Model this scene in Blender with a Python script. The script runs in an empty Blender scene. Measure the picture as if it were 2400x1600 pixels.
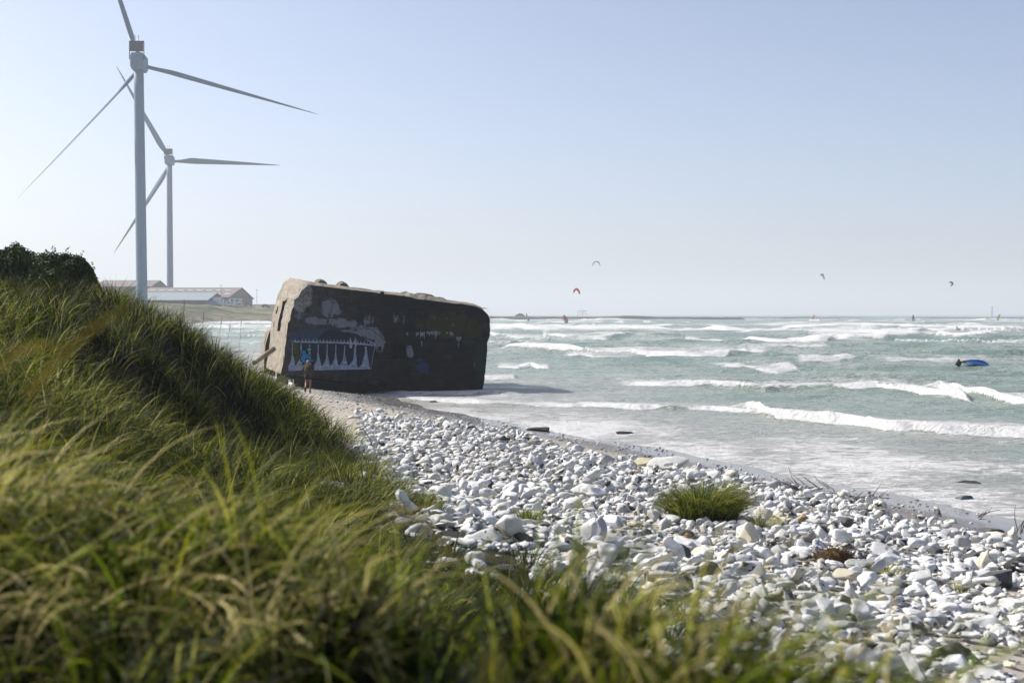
import bpy, bmesh, math, random
import numpy as np
from mathutils import Vector, Matrix, Euler, noise as mnoise

random.seed(7)
RNG = np.random.default_rng(11)
SC = bpy.context.scene
COL = SC.collection
R = math.radians

# ------------------------------------------------------------------ camera
HAZE = 0.00032
EYE = 4.6                                   # metres above the sea
F = 2400 * 50.0 / 36.0                      # focal length in photo pixels
PITCH = math.atan(64.5 / F)
CAM = Vector((0, 0, EYE))
cam_data = bpy.data.cameras.new('camera')
cam = bpy.data.objects.new('camera', cam_data)
COL.objects.link(cam)
cam.location = CAM
cam.rotation_euler = (R(90) - PITCH, 0, 0)
cam_data.lens = 50
cam_data.sensor_width = 36
cam_data.clip_start = 0.05
cam_data.clip_end = 30000
cam_data.dof.use_dof = True
cam_data.dof.focus_distance = 70
cam_data.dof.aperture_fstop = 2.6
SC.camera = cam


def ray(px, py):
    """direction of a photo pixel, scaled to one metre of depth along +Y"""
    x = (px - 1200) / F
    y = (800 - py) / F
    c, s = math.cos(PITCH), math.sin(PITCH)
    d = Vector((x, c + y * s, -s + y * c))
    return d / d.y


def at(px, py, d):
    return CAM + ray(px, py) * d


def on_plane(px, py, z=0.0):
    r = ray(px, py)
    return CAM + r * ((z - EYE) / r.z)


def project(p):
    """world points (n,3) -> photo pixels"""
    p = np.asarray(p, float)
    c, s = math.cos(PITCH), math.sin(PITCH)
    z = p[:, 2] - EYE
    dep = p[:, 1] * c - z * s
    up = p[:, 1] * s + z * c
    return 1200 + F * p[:, 0] / dep, 800 - F * up / dep, dep


# ------------------------------------------------------------------ world, sun
SUN_EL, SUN_AZ = R(40), R(-68)              # azimuth measured from +Y towards +X
sun_dir = Vector((math.sin(SUN_AZ) * math.cos(SUN_EL), math.cos(SUN_AZ) * math.cos(SUN_EL), math.sin(SUN_EL)))
W = bpy.data.worlds.new('World')
SC.world = W
W.use_nodes = True
nt = W.node_tree
bg = nt.nodes['Background']
sky = nt.nodes.new('ShaderNodeTexSky')
sky.sky_type = 'NISHITA'
sky.sun_disc = False
sky.sun_elevation = SUN_EL
sky.sun_rotation = SUN_AZ
sky.altitude = 0
sky.air_density = 0.5
sky.dust_density = 2.4
sky.ozone_density = 0.4
nt.links.new(sky.outputs[0], bg.inputs[0])
bg.inputs[1].default_value = 0.122
sl = bpy.data.lights.new('sun', 'SUN')
sl.energy = 4.6
sl.angle = R(0.5)
sl.color = (1.0, 0.955, 0.88)
sun = bpy.data.objects.new('sun', sl)
COL.objects.link(sun)
sun.rotation_euler = (-sun_dir).to_track_quat('-Z', 'Y').to_euler()
SC.view_settings.view_transform = 'Standard'
SC.view_settings.look = 'None'
SC.view_settings.gamma = 1
SC.view_settings.exposure = 0.7
SC.cycles.use_denoising = True
SC.cycles.max_bounces = 8
SC.cycles.sample_clamp_indirect = 6
SC.cycles.transparent_max_bounces = 16
SC.cycles.volume_bounces = 0


# ------------------------------------------------------------------ object helpers
def tag(o, label=None, cat=None, group=None, kind=None):
    if label: o['label'] = label
    if cat: o['category'] = cat
    if group: o['group'] = group
    if kind: o['kind'] = kind
    return o


def empty(name, loc=(0, 0, 0), rz=0.0, label=None, cat=None, group=None):
    o = bpy.data.objects.new(name, None)
    o.empty_display_size = 0.1
    COL.objects.link(o)
    o.location = loc
    o.rotation_euler = (0, 0, rz)
    return tag(o, label, cat, group)


def link(name, me, mats, parent=None, smooth=False):
    o = bpy.data.objects.new(name, me)
    COL.objects.link(o)
    for m in (mats if isinstance(mats, (list, tuple)) else [mats]):
        me.materials.append(m)
    if smooth:
        me.polygons.foreach_set('use_smooth', [True] * len(me.polygons))
    if parent is not None:
        o.parent = parent
    return o


def from_bm(name, bm, mats, parent=None, smooth=False):
    me = bpy.data.meshes.new(name)
    bm.normal_update()
    bm.to_mesh(me)
    bm.free()
    return link(name, me, mats, parent, smooth)


def np_mesh(name, verts, faces, attrs=None, smooth=True):
    """verts (n,3), faces (m,k) -> mesh; attrs {name: (n,) floats}"""
    verts = np.ascontiguousarray(verts, np.float32)
    faces = np.ascontiguousarray(faces, np.int32)
    me = bpy.data.meshes.new(name)
    me.vertices.add(len(verts))
    me.vertices.foreach_set('co', verts.ravel())
    m, k = faces.shape
    me.loops.add(m * k)
    me.loops.foreach_set('vertex_index', faces.ravel())
    me.polygons.add(m)
    me.polygons.foreach_set('loop_start', np.arange(0, m * k, k, dtype=np.int32))
    me.polygons.foreach_set('loop_total', np.full(m, k, np.int32))
    me.polygons.foreach_set('use_smooth', np.full(m, smooth, bool))
    for a, v in (attrs or {}).items():
        at_ = me.attributes.new(a, 'FLOAT', 'POINT')
        at_.data.foreach_set('value', np.ascontiguousarray(v, np.float32))
    me.update(calc_edges=True)
    return me


def grid_faces(nr, nc):
    i = np.arange((nr - 1) * (nc - 1))
    r, c = i // (nc - 1), i % (nc - 1)
    a = r * nc + c
    return np.stack([a, a + 1, a + nc + 1, a + nc], 1)


def box(bm, lo, hi, mat=0, M=None, taper=None):
    x0, y0, z0 = lo
    x1, y1, z1 = hi
    vs = [(x0, y0, z0), (x1, y0, z0), (x1, y1, z0), (x0, y1, z0), (x0, y0, z1), (x1, y0, z1), (x1, y1, z1), (x0, y1, z1)]
    if taper:
        cx, cy = (x0 + x1) / 2, (y0 + y1) / 2
        vs = vs[:4] + [(cx + (x - cx) * taper, cy + (y - cy) * taper, z) for x, y, z in vs[4:]]
    vs = [bm.verts.new(M @ Vector(v) if M else v) for v in vs]
    for f in ((0, 3, 2, 1), (4, 5, 6, 7), (0, 1, 5, 4), (1, 2, 6, 5), (2, 3, 7, 6), (3, 0, 4, 7)):
        bm.faces.new([vs[i] for i in f]).material_index = mat


def tube(bm, pts, rad, n=8, mat=0, cap=True):
    """swept round tube through pts; rad a number or a list"""
    pts = [Vector(p) for p in pts]
    rad = [rad] * len(pts) if not isinstance(rad, (list, tuple)) else rad
    rings = []
    ref = Vector((0, 0, 1))
    for i, p in enumerate(pts):
        t = (pts[min(i + 1, len(pts) - 1)] - pts[max(i - 1, 0)]).normalized()
        if abs(t.dot(ref)) > 0.95:
            ref = Vector((1, 0, 0)) if abs(t.x) < 0.9 else Vector((0, 1, 0))
        a = t.cross(ref).normalized()
        b = t.cross(a)
        rings.append([bm.verts.new(p + (a * math.cos(2 * math.pi * k / n) + b * math.sin(2 * math.pi * k / n)) * rad[i]) for k in range(n)])
    for r0, r1 in zip(rings, rings[1:]):
        for k in range(n):
            f = bm.faces.new((r0[k], r0[(k + 1) % n], r1[(k + 1) % n], r1[k]))
            f.material_index = mat
            f.smooth = True
    if cap:
        for rr in (rings[0], rings[-1][::-1]):
            bm.faces.new(rr).material_index = mat


def loft(bm, rings, mat=0, closed=True, cap0=True, cap1=True, smooth=False):
    vr = [[bm.verts.new(p) for p in r] for r in rings]
    n = len(vr[0])
    for r0, r1 in zip(vr, vr[1:]):
        for k in range(n if closed else n - 1):
            f = bm.faces.new((r0[k], r0[(k + 1) % n], r1[(k + 1) % n], r1[k]))
            f.material_index = mat
            f.smooth = smooth
    if cap0: bm.faces.new(vr[0][::-1]).material_index = mat
    if cap1: bm.faces.new(vr[-1]).material_index = mat
    return vr


# ------------------------------------------------------------------ numpy noise
def _hash(ix, iy, seed):
    h = (ix.astype(np.int64) * 374761393 + iy.astype(np.int64) * 668265263 + seed * 1442695041) & 0xffffffff
    h = ((h ^ (h >> 13)) * 1274126177) & 0xffffffff
    return ((h ^ (h >> 16)) & 0xffff) / 65535.0


def vnoise(x, y, seed=0):
    x = np.asarray(x, float); y = np.asarray(y, float)
    ix, iy = np.floor(x), np.floor(y)
    fx, fy = x - ix, y - iy
    fx = fx * fx * (3 - 2 * fx); fy = fy * fy * (3 - 2 * fy)
    a = _hash(ix, iy, seed); b = _hash(ix + 1, iy, seed)
    c = _hash(ix, iy + 1, seed); d = _hash(ix + 1, iy + 1, seed)
    return (a * (1 - fx) + b * fx) * (1 - fy) + (c * (1 - fx) + d * fx) * fy


def fbm(x, y, seed=0, octs=4):
    t = 0; amp = 0.5; tot = 0
    for k in range(octs):
        t = t + amp * vnoise(x * 2 ** k + 17 * k, y * 2 ** k - 9 * k, seed + k)
        tot += amp; amp *= 0.5
    return t / tot


def sstep(a, b, x):
    t = np.clip((np.asarray(x, float) - a) / (b - a), 0, 1)
    return t * t * (3 - 2 * t)


# ------------------------------------------------------------------ material helpers
def mat(name, col=(0.5, 0.5, 0.5), rough=0.7, metal=0.0, spec=0.3):
    m = bpy.data.materials.new(name)
    m.use_nodes = True
    b = m.node_tree.nodes['Principled BSDF']
    b.inputs['Base Color'].default_value = (*col, 1)
    b.inputs['Roughness'].default_value = rough
    b.inputs['Metallic'].default_value = metal
    b.inputs['Specular IOR Level'].default_value = spec
    return m


class N:
    """small node-tree writer"""
    def __init__(self, m):
        self.nt = m.node_tree
        self.b = self.nt.nodes['Principled BSDF']

    def new(self, typ, **kw):
        n = self.nt.nodes.new(typ)
        for k, v in kw.items(): setattr(n, k, v)
        return n

    def set(self, sock, v):
        if isinstance(v, bpy.types.NodeSocket): self.nt.links.new(v, sock)
        elif isinstance(v, (tuple, list)) and len(v) == 3 and sock.type == 'RGBA': sock.default_value = (*v, 1)
        else: sock.default_value = v

    def coord(self, which='Object'):
        return self.new('ShaderNodeTexCoord').outputs[which]

    def mapping(self, vec, scale=(1, 1, 1), loc=(0, 0, 0), rot=(0, 0, 0)):
        n = self.new('ShaderNodeMapping')
        self.set(n.inputs[0], vec)
        n.inputs['Scale'].default_value = scale
        self.set(n.inputs['Location'], loc)
        n.inputs['Rotation'].default_value = rot
        return n.outputs[0]

    def noise(self, vec, scale=1, detail=4, rough=0.55, dist=0.0):
        n = self.new('ShaderNodeTexNoise')
        self.set(n.inputs['Vector'], vec)
        n.inputs['Scale'].default_value = scale
        n.inputs['Detail'].default_value = detail
        n.inputs['Roughness'].default_value = rough
        n.inputs['Distortion'].default_value = dist
        return n.outputs[0]

    def voronoi(self, vec, scale=1, feature='F1', out='Distance'):
        n = self.new('ShaderNodeTexVoronoi')
        n.feature = feature
        self.set(n.inputs['Vector'], vec)
        n.inputs['Scale'].default_value = scale
        return n.outputs[out]

    def math(self, op, a, b=0.0, clamp=False):
        n = self.new('ShaderNodeMath', operation=op)
        n.use_clamp = clamp
        self.set(n.inputs[0], a); self.set(n.inputs[1], b)
        return n.outputs[0]

    def step(self, v, a, b):
        n = self.new('ShaderNodeMapRange', interpolation_type='SMOOTHSTEP')
        self.set(n.inputs[0], v)
        self.set(n.inputs[1], a); self.set(n.inputs[2], b)
        return n.outputs[0]

    def ramp(self, v, stops):
        n = self.new('ShaderNodeValToRGB')
        self.set(n.inputs[0], v)
        e = n.color_ramp.elements
        while len(e) < len(stops): e.new(0.5)
        for k, (p, c) in enumerate(stops):
            e[k].position = p
            e[k].color = (*c, 1) if len(c) == 3 else c
        return n.outputs[0]

    def mix(self, f, a, b):
        n = self.new('ShaderNodeMix', data_type='RGBA')
        self.set(n.inputs[0], f); self.set(n.inputs[6], a); self.set(n.inputs[7], b)
        return n.outputs[2]

    def attr(self, name):
        return self.new('ShaderNodeAttribute', attribute_name=name).outputs['Fac']

    def sep(self, vec):
        n = self.new('ShaderNodeSeparateXYZ')
        self.set(n.inputs[0], vec)
        return n.outputs

    def bump(self, h, strength=0.5, dist=0.05):
        n = self.new('ShaderNodeBump')
        self.set(n.inputs['Height'], h)
        self.set(n.inputs['Strength'], strength)
        n.inputs['Distance'].default_value = dist
        self.nt.links.new(n.outputs[0], self.b.inputs['Normal'])

    def base(self, c): self.set(self.b.inputs['Base Color'], c)
    def rough(self, r): self.set(self.b.inputs['Roughness'], r)


def mottled(name, c0, c1, scale=3, rough=0.8, bump=0.3, bscale=20, bdist=0.02, spec=0.25):
    m = mat(name, c0, rough, spec=spec)
    n = N(m)
    co = n.coord()
    f = n.noise(co, scale, 5, 0.6)
    n.base(n.ramp(f, [(0.3, c0), (0.7, c1)]))
    if bump: n.bump(n.noise(co, bscale, 4, 0.6), bump, bdist)
    return m
# ================================================================== THE BEACH AND DUNE
SH0 = np.array([11.5, 32.0]); SHD = np.array([-0.367, 0.930]); SHN = np.array([-0.930, -0.367])


def shore(x, y):
    """metres inland of the mean waterline"""
    w = 0.7 * np.sin(np.asarray(y) * 0.16 + 1.0) + 0.45 * np.sin(np.asarray(y) * 0.43) + 0.3 * np.sin(np.asarray(y) * 1.07 + .5)
    return (np.asarray(x) - SH0[0]) * SHN[0] + (np.asarray(y) - SH0[1]) * SHN[1] + w * 0.5


def beach_z(s):
    return np.interp(s, [-60, -20, -6, 0, 2.5, 5, 8, 11, 14, 18, 30], [-4, -1.6, -.55, -.02, .22, .52, .85, 1.15, 1.42, 1.75, 2.2])


CTRL = []


def cp(px, py, d, drop=0.5):
    p = at(px, py, d)
    CTRL.append((p.x, p.y, p.z - drop))


for q in [(0, -1, 2.7), (0, .8, 2.72), (-1, 0, 2.78), (-2.5, 1, 2.95), (1.0, 0.3, 2.62), (-5, 0, 3.4), (2.2, 0, 2.5), (3.5, 1, 2.3), (0, -6, 2.9), (0, 1.8, 2.82), (-1, 2, 2.95), (.7, 1.3, 2.72), (-.4, 2.6, 3.08), (-1, 3.1, 3.22), (.2, 2.3, 3.0), (5, -5, 2.4),
          (1.7, 3.2, 2.5), (1.0, 5, 2.45), (.3, 6, 2.42), (-.1, 7, 2.4), (-.5, 8.5, 2.4), (-1.4, 9, 2.6), (-1.5, 13, 2.3), (-2, 18, 2.1), (-.5, 16, 1.95), (.5, 12, 2.0),
          (1.9, 10, 1.85), (.5, 18, 1.66), (3.2, 8, 1.75), (5.5, 5, 1.7), (5, 0, 2.1),
          (-6, 36, 2.0), (-9, 38, 3.6), (-13, 40, 4.2), (-13, 33, 5.3), (-20, 34, 5.5), (-30, 35, 5.5), (-16, 50, 3.4), (-25, 55, 4.2), (-12, 48, 2.0),
          (-22, 15, 4.6), (-12, 8, 4.2), (-38, 10, 5), (-20, 70, 2.6), (-30, 90, 3.0), (-20, 95, 1.4), (-38, 60, 4.4)]:
    CTRL.append(q)
for a in [(0, 1230, 4, .5), (300, 1060, 5.5, .48), (700, 1080, 4.8, .5), (1000, 1270, 3.6, .48), (1300, 1360, 3.2, .30), (1600, 1435, 3.0, .20), (1850, 1505, 2.8, .17), (2030, 1585, 2.65, .20), (2250, 1720, 2.2, .4),
          (230, 665, 28), (300, 680, 29), (400, 720, 30), (470, 775, 30), (540, 815, 30, .6), (600, 860, 30, .7), (650, 905, 30, .8), (700, 960, 29.5, .75), (780, 1020, 29, .55),
          (830, 1095, 28.5, .2), (1000, 1170, 23.7, .1), (900, 1140, 26, .1), (0, 745, 22), (0, 830, 14, .6), (0, 980, 6.5, .6), (380, 800, 23), (250, 740, 24), (100, 715, 27),
          (550, 900, 29.3), (500, 960, 28.8), (520, 1040, 28.2), (440, 860, 28.6), (650, 1060, 27.6, .35), (600, 1085, 26.6), (560, 1110, 22, .4), (440, 1040, 24, .5), (720, 1112, 23, .02), 
          (120, 690, 31, 0.6), (0, 690, 31, .6), (190, 690, 31, .6), (330, 1030, 14, .7), (450, 1060, 14, .7), (560, 1100, 14, .7), (330, 1040, 9, .7), (450, 1070, 8, .7), (560, 1110, 9.5, .7), (0, 890, 9, .65), (120, 950, 10, .65), (180, 900, 15, .65)]:
    cp(*a)
CT = np.array(CTRL)


def _U(r2):
    return 0.5 * r2 * np.log(r2 + 1e-9)


_n = len(CT)
_K = _U(((CT[:, None, :2] - CT[None, :, :2]) ** 2).sum(2)) + np.eye(_n) * 0.03
_P = np.concatenate([np.ones((_n, 1)), CT[:, :2]], 1)
_A = np.block([[_K, _P], [_P.T, np.zeros((3, 3))]])
_sol = np.linalg.solve(_A, np.concatenate([CT[:, 2], np.zeros(3)]))


def ground_z(x, y):
    x = np.asarray(x, float); y = np.asarray(y, float)
    shp = x.shape
    xf, yf = np.clip(x.ravel(), -40, 8), np.clip(y.ravel(), -8, 100)
    out = np.empty(len(xf))
    for i in range(0, len(xf), 20000):
        a, b = xf[i:i + 20000], yf[i:i + 20000]
        r2 = (a[:, None] - CT[None, :, 0]) ** 2 + (b[:, None] - CT[None, :, 1]) ** 2
        out[i:i + 20000] = _U(r2) @ _sol[:_n] + _sol[_n] + _sol[_n + 1] * a + _sol[_n + 2] * b
    s = shore(x, y).ravel()
    w = sstep(9.5, 14.5, s + 2.5 * sstep(30, 55, yf))
    z = beach_z(s) * (1 - w) + np.clip(out, 0.6, 6.2) * w
    z = z + (fbm(xf * 1.3, yf * 1.3, 3) - .5) * 0.12 * sstep(2, 6, s)
    hum = sstep(15.5, 18, s) * (1 - sstep(30, 45, yf))
    z = z + hum * ((fbm(xf * .75, yf * .75, 8, 3) - .5) * (.18 * sstep(1, 4, yf) + .55 * sstep(13, 18, yf)) + (vnoise(xf * 2.2, yf * 2.2, 9) - .5) * .16)
    return z.reshape(shp)


gx = np.concatenate([np.arange(-40, -20, .8), np.arange(-20, 16, .2), np.arange(16, 40, .8)])
gy = np.concatenate([np.arange(-8, 45, .2), np.arange(45, 112, .4)])
GX, GY = np.meshgrid(gx, gy)
GZ = ground_z(GX, GY)
S_ = shore(GX, GY)


def grass_edge(x, y):
    """>0 where the dune grass grows"""
    e = np.interp(y, [-8, 5, 14, 22, 28.5, 45, 60, 75, 100], [14.0, 15.3, 16.2, 15.6, 14.6, 12.4, 10.6, 9.2, 9.2])
    return shore(x, y) - e + (fbm(np.asarray(x) * .35, np.asarray(y) * .35, 21, 3) - .5) * 2.4


me = np_mesh('beach', np.stack([GX.ravel(), GY.ravel(), GZ.ravel()], 1), grid_faces(len(gy), len(gx)),
             {'shore': S_.ravel(), 'turf': grass_edge(GX, GY).ravel()})
m = mat('beach_sand', (.4, .35, .27), .9)
n = N(m)
co = n.coord()
sh = n.attr('shore')
turf = n.attr('turf')
big = n.noise(co, 1.2, 5, .6)
dry = n.ramp(n.noise(co, 9, 6, .7), [(.3, (.25, .225, .19)), (.7, (.38, .35, .305))])
wetc = n.ramp(n.noise(n.mapping(co, (1, .35, 1)), 3, 5, .6), [(.3, (.12, .115, .113)), (.7, (.18, .172, .168))])
wet = n.math('SUBTRACT', 1.0, n.step(n.math('ADD', sh, n.math('MULTIPLY', big, 1.6)), 4.4, 6.2))
c = n.mix(wet, dry, wetc)
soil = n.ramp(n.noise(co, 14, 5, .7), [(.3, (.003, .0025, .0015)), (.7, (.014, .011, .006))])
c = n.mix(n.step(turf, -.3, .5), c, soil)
n.base(c)
glz = n.math('SUBTRACT', 1.0, n.step(n.math('ADD', sh, n.math('MULTIPLY', big, 1.2)), 2.6, 4.6))
n.rough(n.math('SUBTRACT', .92, n.math('MULTIPLY', glz, .74)))
n.bump(n.math('MULTIPLY', n.noise(co, 25, 5, .65), n.math('SUBTRACT', 1.02, glz)), .35, .02)
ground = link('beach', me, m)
tag(ground, kind='structure')

# ================================================================== THE SEA
PX2 = 2400 / 1024.0


def line_world(pts):
    return np.array([[*on_plane(px, py)[:2]] for px, py in pts])


BREAK = [   # photo-pixel foot line, crest height m, foam depth m, strength
    ([(905, 922), (950, 934), (1000, 941), (1099, 946), (1213, 955), (1368, 957), (1487, 965), (1665, 967), (1790, 978), (1900, 990)], .34, 1.7, 1.0),
    ([(1700, 968), (1774, 975), (1819, 989), (1983, 1003), (2072, 1018), (2206, 1024), (2400, 1031), (2600, 1040)], .50, 2.0, 1.0),
    ([(1420, 906), (1450, 910), (1546, 915), (1725, 919), (1789, 925), (2057, 928), (2215, 932), (2265, 948), (2400, 957), (2600, 965)], .55, 2.6, 1.0),
    ([(1140, 822), (1156, 824), (1189, 830), (1338, 834), (1383, 839), (1517, 846), (1636, 848), (1784, 843), (1850, 840)], .75, 4.0, 1.0),
    ([(1580, 809), (1594, 809), (1725, 811), (1804, 815), (1893, 819), (1977, 812), (2050, 812)], .8, 6.0, 1.0),
    ([(1120, 790), (1278, 793), (1290, 802), (1398, 797), (1500, 790)], .9, 8.0, 1.0),
    ([(1800, 785), (1968, 797), (2102, 794), (2180, 790)], 1.1, 10.0, 1.0),
    ([(2060, 806), (2161, 808), (2265, 817), (2400, 823), (2600, 828)], 1.3, 9.0, 1.0),
    ([(1950, 779), (2100, 776), (2250, 783), (2400, 788), (2600, 794)], 1.9, 16.0, 1.0),
    ([(1820, 773), (2000, 772), (2200, 773), (2400, 774), (2600, 775)], 1.7, 16.0, 1.0),
    ([(1640, 764), (1819, 763), (1968, 763)], 1.6, 16.0, 1.0),
    ([(1090, 896), (1135, 896), (1219, 894)], .40, 2.5, .9),
    ([(1100, 753), (1250, 756), (1450, 757)], 1.6, 16.0, 1.0),
    ([(1260, 772), (1400, 774), (1600, 768)], 1.3, 14.0, 1.0),
    ([(1640, 783), (1690, 785), (1760, 782)], 1.0, 10.0, 1.0),
    ([(380, 771), (480, 773), (560, 770), (680, 772)], 1.3, 14.0, 1.0),
    ([(500, 783), (560, 785), (690, 782)], 1.1, 12.0, 1.0),
    ([(560, 812), (640, 809), (720, 806)], .7, 6.0, .9),
    ([(480, 763), (640, 764)], 1.2, 15.0, 1.0),
    ([(2040, 862), (2200, 868), (2380, 862)], .30, 5.0, .55),
    ([(1700, 842), (1762, 842)], .45, 3.0, .9),
    ([(1880, 866), (1960, 862), (2010, 855)], .30, 5.0, .6),
    ([(1750, 830), (1860, 832), (1960, 828)], .5, 5.0, .5),
]
BR = [(line_world(p), h, w, k) for p, h, w, k in BREAK]
rr = random.Random(5)
for i in range(260):                       # the open sea: many short whitecaps further out
    d = 260 * (4200 / 260) ** (rr.random() ** .9)
    xa = rr.uniform(-.40, .42) * d
    L = rr.uniform(14, 70) * (1 + d / 2500)
    n_ = 5
    xs = np.linspace(xa - L / 2, xa + L / 2, n_)
    ys = d + np.cumsum([rr.uniform(-3, 3) for _ in range(n_)]) - .12 * (xs - xa)
    BR.append((np.stack([xs, ys], 1), rr.uniform(.45, 1.05) * (1 + min(d, 2000) / 2600), rr.uniform(5, 14), rr.uniform(.6, 1.0)))

for (y_, x0_, x1_, h_, w_) in [(752, 1180, 1420, 1.3, 9), (757, 1440, 1640, 1.3, 9), (760, 1150, 1300, 1.2, 8), (764, 1330, 1560, 1.3, 8), (768, 1120, 1240, 1.1, 7), (778, 1450, 1640, 1.1, 6), (783, 1180, 1330, .9, 6),
                              (755, 1800, 2050, 1.4, 10), (752, 2060, 2420, 1.5, 11), (760, 1990, 2420, 1.8, 11), (767, 1760, 2060, 1.6, 9), (769, 2080, 2420, 1.9, 10), (776, 1640, 1900, 1.3, 8), (781, 2120, 2420, 1.7, 9), (796, 2200, 2420, 1.4, 7),
                              (795, 1500, 1660, .8, 5), (800, 1830, 1990, .8, 5), (803, 2010, 2200, .9, 5), (815, 1130, 1290, .5, 4), (850, 1320, 1520, .35, 3), (868, 1160, 1300, .3, 3), (880, 1700, 1900, .3, 3), (757, 380, 700, 1.3, 9), (767, 430, 700, 1.2, 8), (777, 400, 690, 1.0, 7), (793, 470, 700, .8, 5)]:
    k_ = np.linspace(0, 1, 6)
    pts_ = [(x0_ + (x1_ - x0_) * t, y_ + rr.uniform(-1.3, 1.3) * (1 + (y_ - 750) / 60)) for t in k_]
    BR.append((line_world(pts_), h_, w_, rr.uniform(.85, 1)))
BR.append((line_world([(880, 921), (930, 925), (1000, 928), (1070, 929), (1150, 928), (1240, 931)]), .22, 1.3, 1.0))   # wash along the bunker's foot
f_r = F / PX2
rows = EYE * f_r / np.arange(330, 3.2, -.32)
rows = np.concatenate([rows, [2400, 3200, 4500, 7000, 12000, 20000]])
cols = np.linspace(-.46, .50, 1250)
SX = (rows[:, None] * cols[None, :])
SY = np.repeat(rows[:, None], len(cols), 1)
sS = shore(SX, SY)
off = np.clip(-sS, 0, None)
amp = sstep(0, 60, off)
SZ = np.zeros_like(SX)
wr = np.random.default_rng(3)
rowgap = np.gradient(rows)
for k in range(26):
    wl = 3.0 * (34 / 3.0) ** (k / 25)
    th = wr.normal(0, .55) + R(-104)
    kx, ky = math.cos(th) * 2 * math.pi / wl, math.sin(th) * 2 * math.pi / wl
    ph = wr.uniform(0, 6.28)
    a = .0085 * wl ** .92
    fade = np.clip(1 - rowgap * 2.2 / wl, 0, 1)[:, None]
    warp = (vnoise(SX / (wl * 3), SY / (wl * 3), 50 + k) - .5) * 5
    w_ = np.sin(kx * SX + ky * SY + ph + warp)
    SZ += a * (1 - np.abs(w_) * 1.1) * fade * (0.16 + amp)
# swell that stays visible out to the horizon
for k in range(5):
    wl = 55 + 28 * k
    th = R(-96) + wr.normal(0, .22)
    SZ += (.16 + .03 * k) * amp * np.sin((math.cos(th) * SX + math.sin(th) * SY) * 2 * math.pi / wl + wr.uniform(0, 6)
                                       + 2.5 * vnoise(SX / 160, SY / 160, 80 + k)) * sstep(15, 120, off)
foam = np.zeros_like(SX)
trail = np.zeros_like(SX)
for bi, (ln, h, w, kf) in enumerate(BR):
    y0, y1 = ln[:, 1].min() - 6 * w, ln[:, 1].max() + 9 * w
    r0, r1 = np.searchsorted(rows, [y0, y1])
    r0, r1 = max(r0 - 1, 0), min(r1 + 1, len(rows))
    xa, xb = ln[:, 0].min() - 2 * w, ln[:, 0].max() + 2 * w
    c0 = int(np.clip(np.searchsorted(cols, min(xa / rows[r0], xa / rows[r1 - 1])) - 1, 0, len(cols) - 1))
    c1 = int(np.clip(np.searchsorted(cols, max(xb / rows[r0], xb / rows[r1 - 1])) + 1, 1, len(cols)))
    X, Y = SX[r0:r1, c0:c1], SY[r0:r1, c0:c1]
    if X.size == 0: continue
    o = np.argsort(ln[:, 0])
    lx, ly = ln[o, 0], ln[o, 1]
    wob = (fbm(X / (w * 1.6), X * 0 + bi * 7.3, 90 + bi, 4) - .5) * w * 1.1 + (fbm(X / (w * .5), Y * 0 + bi, 190 + bi, 3) - .5) * w * .5
    q = Y - np.interp(X, lx, ly) + wob
    tlen = lx[-1] - lx[0]
    t = (X - lx[0]) / tlen
    ends = sstep(0.0, .10, t) * (1 - sstep(.86, 1.0, t))
    var = .35 + 1.2 * fbm(X / (w * 3.3), Y * 0 + bi, 290 + bi, 4)
    rg = rowgap[r0:r1, None]
    frw = np.maximum(.27 * w, 1.7 * rg)
    front = np.exp(-(np.minimum(q - .25 * w, 0) / frw) ** 2)
    back = np.exp(-(np.maximum(q - .25 * w, 0) / (1.2 * w)) ** 2)
    hh = .62 * h * ends * var * np.where(q < .25 * w, front, back)
    trough = -.10 * h * ends * np.exp(-((q + .9 * w) / (.6 * w)) ** 2)
    rg = rowgap[r0:r1, None]
    ls = max(w * .22, .30)
    lsy = np.maximum(ls, 2.5 * rg)
    lx_ = np.maximum(ls, .004 * Y)
    dwp = 1.8 * vnoise(X / (lx_ * 2.7), Y / (lsy * 2), 790 + bi)
    lump = .6 * fbm(X / lx_ + dwp, Y / lsy, 390 + bi, 4) + .4 * fbm(X / (lx_ * 2.9) + dwp, Y / (lsy * 1.7), 990 + bi, 3) - .48
    pat = sstep(.30, .52, fbm(X / (w * 2.2), Y * 0 + 3.3 * bi, 590 + bi, 3))
    fm = ends * kf * (.5 + .5 * pat) * sstep(-.05 * w - .45 * w * pat, np.maximum(.22 * w - .30 * w * pat, -.05 * w - .45 * w * pat + 1.5 * rg), q) * (1 - sstep(.35 * w, 1.0 * w, q + (fbm(X / w, Y / w, 490 + bi, 3) - .5) * 1.2 * w))
    if w > 7: fm = fm * (.30 + .70 * sstep(.40, .56, fbm(X / (w * .9), Y / (w * 1.4), 690 + bi, 3)))
    SZ[r0:r1, c0:c1] += hh + trough + lump * h * (.42 if w < 5 else .26 if w < 8 else .10) * np.clip(fm, 0, 1)
    foam[r0:r1, c0:c1] = np.maximum(foam[r0:r1, c0:c1], fm * (.45 + .75 * var))
    tr = ends * kf * sstep(-.1 * w, .3 * w, q) * np.exp(-np.maximum(q, 0) / (3.2 * w))
    trail[r0:r1, c0:c1] = np.maximum(trail[r0:r1, c0:c1], tr)
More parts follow.
